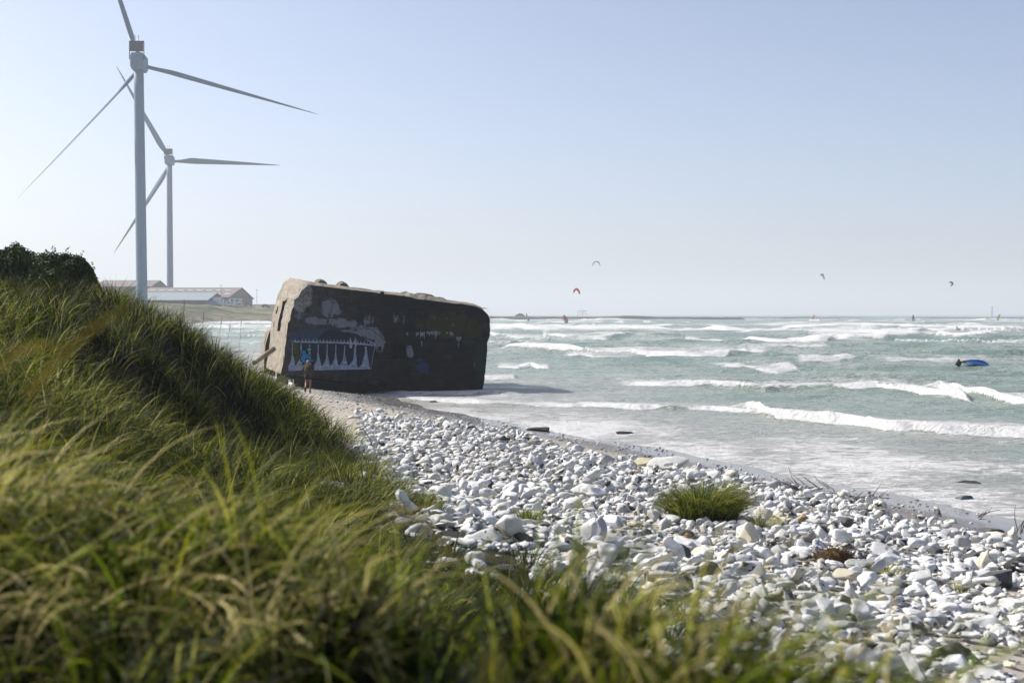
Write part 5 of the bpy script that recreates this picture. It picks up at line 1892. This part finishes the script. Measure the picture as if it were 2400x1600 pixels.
# measuring rig: a row of tall poles with a rail across
p = at(1364, 735, d)
o = empty('pole_rig', (p.x, d, zt - .3), 0, 'row of tall thin poles joined by a rail on the breakwater', 'pole rig')
for px in (1354.5, 1359.5, 1364, 1366, 1369, 1374):
    xx = at(px, 735, d).x - p.x
    bm = bmesh.new(); tube(bm, [(xx, 0, 0), (xx, 0, zpx(728, d) - zt + .3)], .14, 6); from_bm('pole', bm, mSteel, o, True)
bm = bmesh.new(); hz_ = zpx(728, d) - zt + .3
x0, x1 = at(1354, 735, d).x - p.x, at(1374.5, 735, d).x - p.x
box(bm, (x0, -.12, hz_ - .1), (x1, .12, hz_ + .12)); from_bm('rail', bm, mSteel, o)
d = 1405
p = at(2325, 735, d)
o = empty('beacon_mast', (p.x, d, 1.5), 0, 'thin lattice mast standing on the farther breakwater at the right', 'mast')
hM = zpx(721, d) - 1.5
bm = bmesh.new()
for sx, sy in ((-1, -1), (1, -1), (0, 1)):
    tube(bm, [(sx * 1.3, sy * 1.1, 0), (sx * .25, sy * .2, hM)], .10, 5)
for k in range(7):
    t0, t1 = k / 7, (k + 1) / 7
    w0, w1 = 1.3 - 1.05 * t0, 1.3 - 1.05 * t1
    tube(bm, [(-w0, -w0 * .85, hM * t0), (w1, -w1 * .85, hM * t1)], .07, 4)
    tube(bm, [(w0, -w0 * .85, hM * t0), (-w1, -w1 * .85, hM * t1)], .07, 4)
from_bm('lattice', bm, mSteel, o)
bm = bmesh.new(); box(bm, (-.5, -.5, hM), (.5, .5, hM + .8)); from_bm('beacon', bm, mSteel, o)

# ================================================================== KITES AND WINDSURFERS
def kite(arc, d, chord, cols, label, parts=3, tilt=.4):
    """arc: photo pixels along the leading edge; chord: px of canopy depth"""
    P_ = [at(x, y, d) for x, y in arc]
    sm = []
    for i in range(len(P_) - 1):
        a_, b_, c_, d_ = P_[max(i - 1, 0)], P_[i], P_[i + 1], P_[min(i + 2, len(P_) - 1)]
        for k in range(6):
            t = k / 6
            sm.append(.5 * ((2 * b_) + (-a_ + c_) * t + (2 * a_ - 5 * b_ + 4 * c_ - d_) * t * t + (-a_ + 3 * b_ - 3 * c_ + d_) * t ** 3))
    sm.append(P_[-1])
    cen = sum(sm, Vector()) / len(sm)
    o = empty('kite', cen, 0, label, 'kite', 'kites flying over the sea')
    ch = chord * d / F
    nn = len(sm)
    for part in range(parts):
        i0, i1 = part * (nn - 1) // parts, (part + 1) * (nn - 1) // parts
        bm = bmesh.new()
        prev = None
        for i in range(i0, i1 + 1):
            t = i / (nn - 1)
            tg = (sm[min(i + 1, nn - 1)] - sm[max(i - 1, 0)]).normalized()
            inn = (cen - sm[i]); inn = (inn - tg * inn.dot(tg)).normalized() if inn.length > 1e-6 else Vector((0, 0, -1))
            c = ch * (.35 + .65 * math.sin(math.pi * min(max(t, .02), .98)) ** .6)
            back = (inn * tilt + Vector((0, 1, 0)) * (1 - tilt * .4)).normalized()
            q0 = sm[i] - cen
            pts = [q0, q0 + back * c * .5 - inn * c * .06, q0 + inn * c * .55 + Vector((0, 1, 0)) * c * .6]
            lo = [p_ + Vector((0, .12, 0)) + inn * .08 for p_ in pts]
            vs = [bm.verts.new(v) for v in pts + lo]
            if prev:
                for a_, b_ in ((0, 1), (1, 2)):
                    bm.faces.new((prev[a_], prev[b_], vs[b_], vs[a_])); bm.faces.new((prev[a_ + 3], vs[a_ + 3], vs[b_ + 3], prev[b_ + 3]))
                bm.faces.new((prev[0], vs[0], vs[3], prev[3])); bm.faces.new((prev[2], prev[5], vs[5], vs[2]))
            prev = vs
        bmesh.ops.recalc_face_normals(bm, faces=bm.faces)
        cm = mat('kite_cloth', cols[part % len(cols)], .6)
        from_bm('canopy_panel', bm, cm, o, True)
    bm = bmesh.new()
    tube(bm, [p_ - cen for p_ in sm], [max(.10, .16 * ch) * (.5 + .5 * math.sin(math.pi * min(max(i / (nn - 1), .05), .95))) for i in range(nn)], 6)
    from_bm('leading_edge', bm, mat('kite_tube', tuple(c * .6 for c in cols[0]), .6), o, True)
    return o


kite([(1388.5, 623), (1390, 617), (1394, 613), (1399, 612), (1404, 615), (1407, 623)], 640, 3, [(.10, .34, .55), (.45, .58, .62)], 'thin pale blue kite, a slim arc highest in the sky')
kite([(1343.5, 686), (1345, 680), (1349, 676.5), (1353, 676.5), (1357.5, 681), (1359.5, 689)], 560, 7, [(.62, .05, .05), (.62, .08, .09)], 'red curved kite just below the blue one', 3, .9)
kite([(1922, 645), (1925, 642), (1929, 643), (1931, 648), (1933, 655)], 620, 7, [(.50, .54, .58), (.30, .36, .44)], 'small white kite seen nearly edge-on', 3, .9)
kite([(2224, 662), (2228, 660), (2232, 661), (2234, 665), (2232, 668.5), (2228.5, 670.5)], 520, 4, [(.012, .016, .03), (.02, .03, .05)], 'small black hook-shaped kite at the right', 3, .6)

mSkinF = mat('far_skin', (.30, .17, .12), .7)
mWet = mat('wetsuit', (.012, .014, .02), .6)
mBoard = mat('surf_board', (.5, .5, .48), .4)


def rider_bm(h, lean=0.0, M_=None):
    """small standing figure, feet at the origin: one skinned surface"""
    js = [(0, 0, .52), (0, 0, .78), (0, 0, .84), (0, 0, .93), (-.08, .0, .27), (-.13, 0, .02), (.08, 0, .27), (.15, 0, .02), (-.11, -.03, .78), (-.17, -.12, .64), (-.14, -.25, .70), (.11, -.03, .78), (.17, -.12, .64), (.14, -.25, .70)]
    ed = [(0, 1), (1, 2), (2, 3), (0, 4), (4, 5), (0, 6), (6, 7), (1, 8), (8, 9), (9, 10), (1, 11), (11, 12), (12, 13)]
    rad = [.085, .085, .04, .06, .055, .035, .055, .035, .045, .035, .025, .045, .035, .025]
    me_ = bpy.data.meshes.new('t'); me_.from_pydata([(x * h + lean * z * h, y * h, z * h) for x, y, z in js], ed, [])
    ob = bpy.data.objects.new('t', me_); COL.objects.link(ob)
    md = ob.modifiers.new('s', 'SKIN')
    for v, r_ in zip(me_.skin_vertices[0].data, rad): v.radius = (r_ * h, r_ * h)
    me_.skin_vertices[0].data[0].use_root = True
    dg_ = bpy.context.evaluated_depsgraph_get(); dg_.update()
    out = bpy.data.meshes.new_from_object(ob.evaluated_get(dg_))
    bpy.data.objects.remove(ob); bpy.data.meshes.remove(me_)
    return out


def windsurfer(foot, sail, d, cols, label, clear=None):
    """foot px; sail outline px, first point = mast top, going round"""
    f = at(*foot, d)
    o = empty('windsurfer', f, 0, label, 'windsurfer', 'windsurfers on the rough sea')
    bm = bmesh.new()
    P_ = [at(x, y, d) - f for x, y in sail]
    front = [bm.verts.new(p_ + Vector((0, -.05, 0))) for p_ in P_]
    back = [bm.verts.new(p_ + Vector((0, .05, 0))) for p_ in P_]
    bm.faces.new(front); bm.faces.new(back[::-1])
    for i in range(len(P_)): bm.faces.new((front[i], back[i], back[(i + 1) % len(P_)], front[(i + 1) % len(P_)]))
    bmesh.ops.recalc_face_normals(bm, faces=bm.faces)
    sl_o = from_bm('sail', bm, mat('sail_cloth', cols[0], .5), o)
    if clear:
        bm = bmesh.new()
        Q = [at(x, y, d) - f + Vector((0, -.09, 0)) for x, y in clear]
        bm.faces.new([bm.verts.new(q) for q in Q])
        from_bm('sail_window', bm, mat('sail_film', cols[1], .3), sl_o)
    bm = bmesh.new()
    tube(bm, [(0, 0, 0), P_[0]], [.06, .03], 6)
    from_bm('mast', bm, mSteel, o, True)
    bm = bmesh.new()
    rs = []
    for x, w_, z in ((-1.3, .08, .05), (-.9, .26, .0), (0, .32, 0), (.8, .24, .04), (1.25, .05, .16)):
        rs.append([(x, -w_, z), (x, -w_ * .8, z + .09), (x, w_ * .8, z + .09), (x, w_, z), (x, w_ * .6, z - .06), (x, -w_ * .6, z - .06)])
    loft(bm, rs)
    bmesh.ops.recalc_face_normals(bm, faces=bm.faces)
    from_bm('board', bm, mBoard, o, True)
    rd = rider_bm(1.6, .15)
    ro = bpy.data.objects.new('person', rd); COL.objects.link(ro)
    rd.materials.append(mWet)
    ro.location = f + Vector((.45, .25, .1)); ro.rotation_euler = (0, 0, R(60))
    lb = {'r': 'dark wetsuit figure riding behind the pink-red sail', 'b': 'dark figure leaning on the blue and white sail', 'c': 'dark figure under the coral sail in the distance', 'p': 'dark figure at the purple-blue sail', 'g': 'dark figure under the lime green sail', 'w': 'tiny figure by the small white sail at the right edge'}[cols[2]]
    tag(ro, lb, 'person', 'people on the water')


windsurfer((1325, 759), [(1320, 738), (1324, 738.5), (1328, 745), (1332.5, 752), (1330, 756), (1327, 757.5), (1324, 757), (1321, 748)], 640, [(.52, .03, .06), (.45, .45, .45), 'r'], 'windsurfer with a pink-red sail in the surf before the breakwater',
           [(1322, 748), (1327, 750), (1329, 753), (1326, 755), (1324, 754)])
windsurfer((1237.5, 754), [(1232.5, 734), (1234.5, 735), (1237, 742), (1239.5, 747), (1238.8, 752), (1237, 752), (1234.5, 745)], 760, [(.05, .16, .30), (.5, .55, .56), 'b'], 'windsurfer with a slim blue and white sail near the bunker', [(1234.8, 742), (1236.5, 742), (1238, 749), (1237, 750)])
windsurfer((1903, 753), [(1909.5, 736.5), (1910, 738), (1908, 747), (1906, 751), (1902, 750.5), (1904, 745), (1906.5, 739)], 850, [(.60, .13, .10), (.5, .5, .5), 'c'], 'windsurfer with a coral sail on the horizon')
windsurfer((2140, 756), [(2140, 736), (2142, 740), (2143, 747), (2142, 752), (2138, 752), (2137.5, 746), (2139, 739)], 760, [(.07, .05, .16), (.15, .28, .36), 'p'], 'windsurfer with a purple and blue sail at the right', [(2138, 747), (2142.5, 747), (2142, 751), (2138.3, 751)])
windsurfer((2336, 752), [(2344, 736.5), (2345, 740), (2342, 747), (2339, 750), (2335.5, 749.5), (2338, 742), (2341, 737)], 880, [(.40, .55, .05), (.5, .55, .3), 'g'], 'windsurfer with a lime green sail near the mast')
windsurfer((2391, 753), [(2394, 744), (2395, 747), (2393, 751), (2390, 751), (2391.5, 747)], 900, [(.55, .58, .6), (.5, .5, .5), 'w'], 'windsurfer with a tiny white sail at the right edge')
f = at(1967, 753, 820)
rd = rider_bm(1.75, -.2)
o = bpy.data.objects.new('person', rd); COL.objects.link(o); rd.materials.append(mWet); o.location = f
tag(o, 'dark standing kite surfer alone right of the coral sail', 'person', 'people on the water')

# the blue wing lying on the water with its rider
d = sea_hit(2285, 858)
wing_px = [(2262, 846), (2275, 844.2), (2290, 844.3), (2303, 846.5), (2312, 850.5), (2318.5, 856)]
c0 = at(2290, 850, d)
o = empty('inflatable_wing', c0, 0, 'blue inflatable wing lying on the waves at the right', 'inflatable wing')
bm = bmesh.new()
P_ = [at(x, y, d) - c0 for x, y in wing_px]
prev = None
for i, p_ in enumerate(P_):
    t = i / (len(P_) - 1)
    dep = .30 * math.sin(math.pi * min(max(t, .06), .97)) ** .5
    vs = [bm.verts.new(p_), bm.verts.new(p_ + Vector((0, -.12, -dep * .5))), bm.verts.new(p_ + Vector((-.02, -.2, -dep))), bm.verts.new(p_ + Vector((0, .5, -dep * .9))), bm.verts.new(p_ + Vector((0, .3, -.02)))]
    if prev:
        for k in range(5): bm.faces.new((prev[k], prev[(k + 1) % 5], vs[(k + 1) % 5], vs[k]))
    prev = vs
bmesh.ops.recalc_face_normals(bm, faces=bm.faces)
from_bm('canopy', bm, mat('blue_canopy', (.05, .26, .70), .5), o, True)
bm = bmesh.new(); tube(bm, [p_ + Vector((0, -.02, .0)) for p_ in P_], [.03, .06, .065, .06, .05, .03], 8)
from_bm('leading_edge', bm, mat('blue_tube', (.015, .085, .34), .5), o, True)
bm = bmesh.new()
q = at(2262, 846, d) - c0
loft(bm, [[q + Vector(v) for v in ((-.12, -.05, -.16), (.0, -.05, -.18), (.04, -.05, .03), (-.16, -.05, .06))], [q + Vector(v) for v in ((-.12, .05, -.16), (.0, .05, -.18), (.04, .05, .03), (-.16, .05, .06))]])
bmesh.ops.recalc_face_normals(bm, faces=bm.faces)
from_bm('wing_tip', bm, mat('yellow_tip', (.36, .24, .03), .5), o)
# rider: head, shoulders and one arm out of the water
sw = [(0, 0, -.35), (0, 0, -.05), (0, 0, .10), (0, .0, .24), (.16, 0, -.02), (.36, -.05, .02), (.58, -.05, .02), (-.16, 0, -.04), (-.25, -.1, -.25)]
me_ = bpy.data.meshes.new('t'); me_.from_pydata(sw, [(0, 1), (1, 2), (2, 3), (1, 4), (4, 5), (5, 6), (1, 7), (7, 8)], [])
ob = bpy.data.objects.new('t', me_); COL.objects.link(ob); ob.modifiers.new('s', 'SKIN')
for v, r_ in zip(me_.skin_vertices[0].data, [.17, .15, .08, .12, .07, .05, .04, .07, .05]): v.radius = (r_, r_)
me_.skin_vertices[0].data[0].use_root = True
ob.modifiers.new('u', 'SUBSURF').render_levels = 1
dg = bpy.context.evaluated_depsgraph_get(); dg.update()
sm_ = bpy.data.meshes.new_from_object(ob.evaluated_get(dg))
bpy.data.objects.remove(ob)
o = link('person', sm_, mWet, None, True)
o.location = at(2247, 848, d)
tag(o, 'person in a black hood swimming beside the blue wing', 'person', 'people on the water')
# ================================================================== THE WALKER AND THE DOG
def skin_mesh(js, ed, rad, sub=1, root=0):
    me_ = bpy.data.meshes.new('t'); me_.from_pydata([tuple(j) for j in js], ed, [])
    ob = bpy.data.objects.new('t', me_); COL.objects.link(ob)
    ob.modifiers.new('s', 'SKIN')
    for v, r_ in zip(me_.skin_vertices[0].data, rad): v.radius = (r_, r_) if not isinstance(r_, tuple) else r_
    me_.skin_vertices[0].data[root].use_root = True
    if sub:
        u = ob.modifiers.new('u', 'SUBSURF'); u.levels = u.render_levels = sub
    dg_ = bpy.context.evaluated_depsgraph_get(); dg_.update()
    out = bpy.data.meshes.new_from_object(ob.evaluated_get(dg_))
    bpy.data.objects.remove(ob); bpy.data.meshes.remove(me_)
    return out


foot = ground_at(722, 919)
mSk = mottled('skin', (.24, .12, .08), (.32, .17, .115), 8, .55, .1, 60, .003, .35)
mJk = mottled('plum_jacket', (.022, .015, .020), (.05, .035, .043), 12, .85, .3, 40, .01)
mSh = mottled('black_shorts', (.008, .008, .010), (.018, .018, .022), 12, .8)
mHr = mottled('blond_hair', (.16, .10, .05), (.30, .20, .10), 30, .6, .5, 80, .006)
mBoot = mottled('dark_shoe', (.02, .014, .010), (.05, .035, .025), 20, .7)
mSole = mat('shoe_sole', (.04, .028, .02), .9)
mEye = mat('eye', (.25, .22, .2), .2)
p_root = empty('person', foot, 0, 'walker in dark shorts with a blond ponytail, seen from behind before the bunker', 'person')
J = {'pel': (0, 0, .93), 'waist': (0, .01, 1.06), 'chest': (0, .02, 1.24), 'sh': (0, .02, 1.37), 'neck': (0, .035, 1.44), 'hd0': (0, .05, 1.52), 'hd1': (0, .055, 1.60), 'hd2': (0, .05, 1.67), 'nose': (0, .165, 1.575), 'chin': (0, .12, 1.50),
     'earL': (-.085, .05, 1.58), 'earR': (.085, .05, 1.58),
     'shL': (-.17, .02, 1.37), 'elL': (-.27, .06, 1.13), 'wrL': (-.15, .24, 1.13), 'plL': (-.10, .29, 1.15),
     'shR': (.17, .02, 1.37), 'elR': (.26, .08, 1.14), 'wrR': (.13, .25, 1.10), 'plR': (.07, .30, 1.12),
     'hpL': (-.095, 0, .88), 'knL': (-.105, .07, .50), 'anL': (-.105, -.20, .235), 'heL': (-.105, -.245, .225), 'toL': (-.10, -.255, .06),
     'hpR': (.095, 0, .88), 'knR': (.105, .04, .49), 'anR': (.10, -.02, .09), 'toR': (.105, .15, .035), 'heR': (.10, -.06, .045)}
names = list(J)
E = [('pel', 'waist'), ('waist', 'chest'), ('chest', 'sh'), ('sh', 'neck'), ('neck', 'hd0'), ('hd0', 'hd1'), ('hd1', 'hd2'), ('hd1', 'nose'), ('hd0', 'chin'), ('hd1', 'earL'), ('hd1', 'earR'),
     ('sh', 'shL'), ('shL', 'elL'), ('elL', 'wrL'), ('wrL', 'plL'), ('sh', 'shR'), ('shR', 'elR'), ('elR', 'wrR'), ('wrR', 'plR'),
     ('pel', 'hpL'), ('hpL', 'knL'), ('knL', 'anL'), ('anL', 'heL'), ('anL', 'toL'), ('pel', 'hpR'), ('hpR', 'knR'), ('knR', 'anR'), ('anR', 'heR'), ('anR', 'toR')]
RD = {'pel': (.15, .11), 'waist': (.125, .095), 'chest': (.15, .11), 'sh': (.13, .09), 'neck': .055, 'hd0': .085, 'hd1': .098, 'hd2': .07, 'nose': .014, 'chin': .03, 'earL': .018, 'earR': .018,
      'shL': .06, 'elL': .043, 'wrL': .03, 'plL': .036, 'shR': .06, 'elR': .043, 'wrR': .03, 'plR': .036,
      'hpL': .10, 'knL': .064, 'anL': .042, 'heL': .035, 'toL': .035, 'hpR': .10, 'knR': .064, 'anR': .042, 'heR': .035, 'toR': .032}
js = [J[k] for k in names]; rad = [RD[k] for k in names]
ed = [(names.index(a), names.index(b)) for a, b in E]
for side, s in (('L', 1), ('R', -1)):              # five fingers and a thumb's knuckles on each hand, curled round the strap
    ip = names.index('pl' + side)
    pl = Vector(J['pl' + side])
    for k in range(4):
        l_ = (.070, .080, .076, .058)[k]
        a = pl + Vector((s * .030, .028, .030 - .020 * k)); b = a + Vector((s * l_ * .55, .012, .0)); c = b + Vector((s * .012, -l_ * .42, .002))
        i0 = len(js); js += [a, b, c]; rad += [.0095, .0088, .0075]
        ed += [(ip, i0), (i0, i0 + 1), (i0 + 1, i0 + 2)]
    a = pl + Vector((s * .01, -.012, .040)); b = a + Vector((s * .035, .006, .022))
    i0 = len(js); js += [a, b]; rad += [.011, .0085]
    ed += [(ip, i0), (i0, i0 + 1)]
link('body', skin_mesh(js, ed, rad, 1), mSk, p_root, True)


def garment(name, keys, edges, rads, m):
    o = link(name, skin_mesh([J[k] if isinstance(k, str) else k for k in keys], edges, rads, 1), m, p_root, True)
    return o


garment('jacket', ['waist', 'chest', 'sh', 'shL', 'elL', (-.17, .21, 1.13), 'shR', 'elR', (.15, .22, 1.105), (0, .01, .95), (0, .035, 1.42)], [(0, 1), (1, 2), (2, 3), (3, 4), (4, 5), (2, 6), (6, 7), (7, 8), (0, 9), (2, 10)],
        [(.15, .115), (.175, .13), (.15, .11), .078, .06, .045, .078, .06, .045, (.17, .13), .075], mJk)
garment('shorts', ['pel', 'hpL', (-.105, .045, .63), 'hpR', (.105, .03, .62), (0, .01, 1.02)], [(0, 1), (1, 2), (0, 3), (3, 4), (0, 5)], [(.175, .135), .125, .105, .125, .105, (.155, .12)], mSh)
sh_ = garment('shoe', ['anR', 'heR', 'toR', (.10, -.02, .14)], [(0, 1), (0, 2), (0, 3)], [.055, .05, .045, .05], mBoot)
bm = bmesh.new(); loft(bm, [[(.055, -.11, 0), (.145, -.11, 0), (.155, .1, 0), (.13, .2, .005), (.08, .2, .005), (.05, .1, 0)], [(.055, -.11, .03), (.145, -.11, .03), (.155, .1, .03), (.13, .2, .03), (.08, .2, .03), (.05, .1, .03)]])
from_bm('sole', bm, mSole, sh_)
sh_ = garment('shoe', ['anL', 'heL', 'toL', (-.105, -.17, .27)], [(0, 1), (0, 2), (0, 3)], [.055, .05, .048, .05], mBoot)
bm = bmesh.new(); loft(bm, [[(-.15, -.30, .27), (-.06, -.30, .27), (-.05, -.315, .12), (-.07, -.30, 0.02), (-.13, -.30, 0.02), (-.155, -.315, .12)], [(-.15, -.27, .27), (-.06, -.27, .27), (-.05, -.285, .12), (-.07, -.27, .02), (-.13, -.27, .02), (-.155, -.285, .12)]])
bmesh.ops.recalc_face_normals(bm, faces=bm.faces)
from_bm('sole', bm, mSole, sh_)
hair = link('hair', skin_mesh([(0, .02, 1.53), (0, .025, 1.61), (0, .03, 1.675), (0, -.06, 1.625), (0, -.115, 1.60), (-.01, -.13, 1.50), (-.02, -.125, 1.40), (-.025, -.13, 1.33)],
                              [(0, 1), (1, 2), (1, 3), (3, 4), (4, 5), (5, 6), (6, 7)], [.088, .105, .082, .06, .036, .042, .032, .012], 1), mHr, p_root, True)
for sx in (-.034, .034):
    bm = bmesh.new(); bmesh.ops.create_uvsphere(bm, u_segments=10, v_segments=8, radius=.013, matrix=Matrix.Translation((sx, .137, 1.60)))
    from_bm('eye', bm, mEye, p_root, True)
# backpack: worn, but a thing of its own
mBp = mottled('olive_backpack', (.022, .018, .010), (.065, .05, .022), 9, .85, .4, 30, .01)
bp = empty('backpack', foot + Vector((.02, -.02, 0)), 0, 'dark olive backpack on the walker\'s back', 'backpack')
bm = bmesh.new()
rs = []
for z, w, d0, d1 in ((.97, .13, -.16, -.11), (1.0, .165, -.25, -.10), (1.12, .185, -.29, -.10), (1.24, .18, -.275, -.09), (1.34, .15, -.23, -.08), (1.385, .09, -.16, -.08)):
    rs.append([(w * math.cos(a) * (1 if abs(math.cos(a)) < .8 else .97), (d0 + d1) / 2 + (d1 - d0) / 2 * math.sin(a) - .04, z) for a in [2 * math.pi * k / 16 for k in range(16)]])
loft(bm, rs, smooth=True)
bmesh.ops.recalc_face_normals(bm, faces=bm.faces)
from_bm('bag', bm, mBp, bp, True)
bm = bmesh.new()
rs = []
for z, w, d0 in ((1.02, .09, -.32), (1.04, .12, -.345), (1.14, .125, -.36), (1.18, .10, -.345)):
    rs.append([(w * math.cos(a), d0 + .03 * math.sin(a), z) for a in [2 * math.pi * k / 12 for k in range(12)]])
loft(bm, rs, smooth=True)
bmesh.ops.recalc_face_normals(bm, faces=bm.faces)
from_bm('front_pocket', bm, mBp, bp, True)
for sx in (-.115, .115):
    bm = bmesh.new(); tube(bm, [(sx, -.12, 1.36), (sx * 1.08, -.03, 1.455), (sx * 1.05, .10, 1.41), (sx * 1.1, .15, 1.22), (sx * 1.2, .06, 1.06), (sx * 1.2, -.12, 1.02)], .020, 6)
    from_bm('strap', bm, mBp, bp, True)

# the white dog trotting ahead on its lead
dg0 = ground_at(684, 917)
mDog = mottled('white_fur', (.52, .50, .46), (.66, .64, .60), 20, .9, .5, 70, .01)
mNose = mat('dark_nose', (.01, .01, .01), .5)
dog = empty('dog', dg0, R(115), 'small white dog with its tail held up, beside the walker', 'dog')
# local +X is ahead
dj = [(0, 0, .33), (.14, 0, .34), (.25, 0, .36), (.33, 0, .44), (.38, 0, .52), (.47, 0, .50), (.53, 0, .48),        # belly, chest, shoulders, neck, skull, muzzle
      (-.14, 0, .34), (-.22, 0, .35), (-.27, 0, .44), (-.27, 0, .56), (-.24, 0, .63),                                 # loin, rump, tail
      (.24, -.07, .28), (.22, -.075, .16), (.25, -.075, .02), (.28, -.075, .012), (.24, .07, .28), (.28, .075, .16), (.30, .075, .03), (.33, .075, .02),
      (-.20, -.075, .27), (-.14, -.08, .17), (-.23, -.08, .10), (-.20, -.08, .012), (-.20, .075, .27), (-.16, .08, .17), (-.27, .08, .11), (-.26, .08, .012),
      (.355, -.055, .585), (.355, .055, .585)]
de = [(0, 1), (1, 2), (2, 3), (3, 4), (4, 5), (5, 6), (0, 7), (7, 8), (8, 9), (9, 10), (10, 11), (2, 12), (12, 13), (13, 14), (14, 15), (2, 16), (16, 17), (17, 18), (18, 19), (8, 20), (20, 21), (21, 22), (22, 23), (8, 24), (24, 25), (25, 26), (26, 27), (4, 28), (4, 29)]
dr = [.098, .11, .10, .072, .068, .042, .028, .088, .085, .03, .026, .012, .05, .03, .024, .024, .05, .03, .024, .024, .06, .035, .022, .026, .06, .035, .022, .026, .024, .024]
link('body', skin_mesh(dj, de, dr, 1), mDog, dog, True)
bm = bmesh.new(); bmesh.ops.create_uvsphere(bm, u_segments=10, v_segments=8, radius=.016, matrix=Matrix.Translation((.56, 0, .488))); from_bm('nose', bm, mNose, dog, True)
for sy in (-.035, .035):
    bm = bmesh.new(); bmesh.ops.create_uvsphere(bm, u_segments=8, v_segments=6, radius=.011, matrix=Matrix.Translation((.445, sy, .53))); from_bm('eye', bm, mNose, dog, True)
bm = bmesh.new()
tube(bm, [Vector((.315 + .006 * math.cos(a), .082 * math.cos(a), .43 + .078 * math.sin(a))) for a in [2 * math.pi * k / 16 for k in range(17)]], .012, 6, cap=False)
from_bm('collar', bm, mat('collar_red', (.2, .03, .03), .7), dog, True)
a = foot + Vector((-.16, .24, 1.10)); b = dg0 + Matrix.Rotation(R(115), 3, 'Z') @ Vector((.30, 0, .52))
bm = bmesh.new(); tube(bm, [a - a, (b - a) * .35 + Vector((0, 0, -.12)), (b - a) * .7 + Vector((0, 0, -.12)), b - a], .008, 5)
o = from_bm('dog_lead', bm, mat('lead_cord', (.10, .09, .08), .8), None, True); o.location = a
tag(o, 'thin lead running from the walker\'s hand to the white dog', 'lead')
# ================================================================== THE AIR
hm = bpy.data.materials.new('haze')
hm.use_nodes = True
hn = hm.node_tree
hn.nodes.remove(hn.nodes['Principled BSDF'])
pv = hn.nodes.new('ShaderNodeVolumePrincipled')
pv.inputs['Color'].default_value = (.86, .94, 1.0, 1)
pv.inputs['Density'].default_value = HAZE
pv.inputs['Anisotropy'].default_value = 0.15
hn.links.new(pv.outputs[0], hn.nodes['Material Output'].inputs['Volume'])
bm = bmesh.new()
box(bm, (-12000, -60, -8), (12500, 21000, 175))
tag(from_bm('haze', bm, hm), kind='stuff')
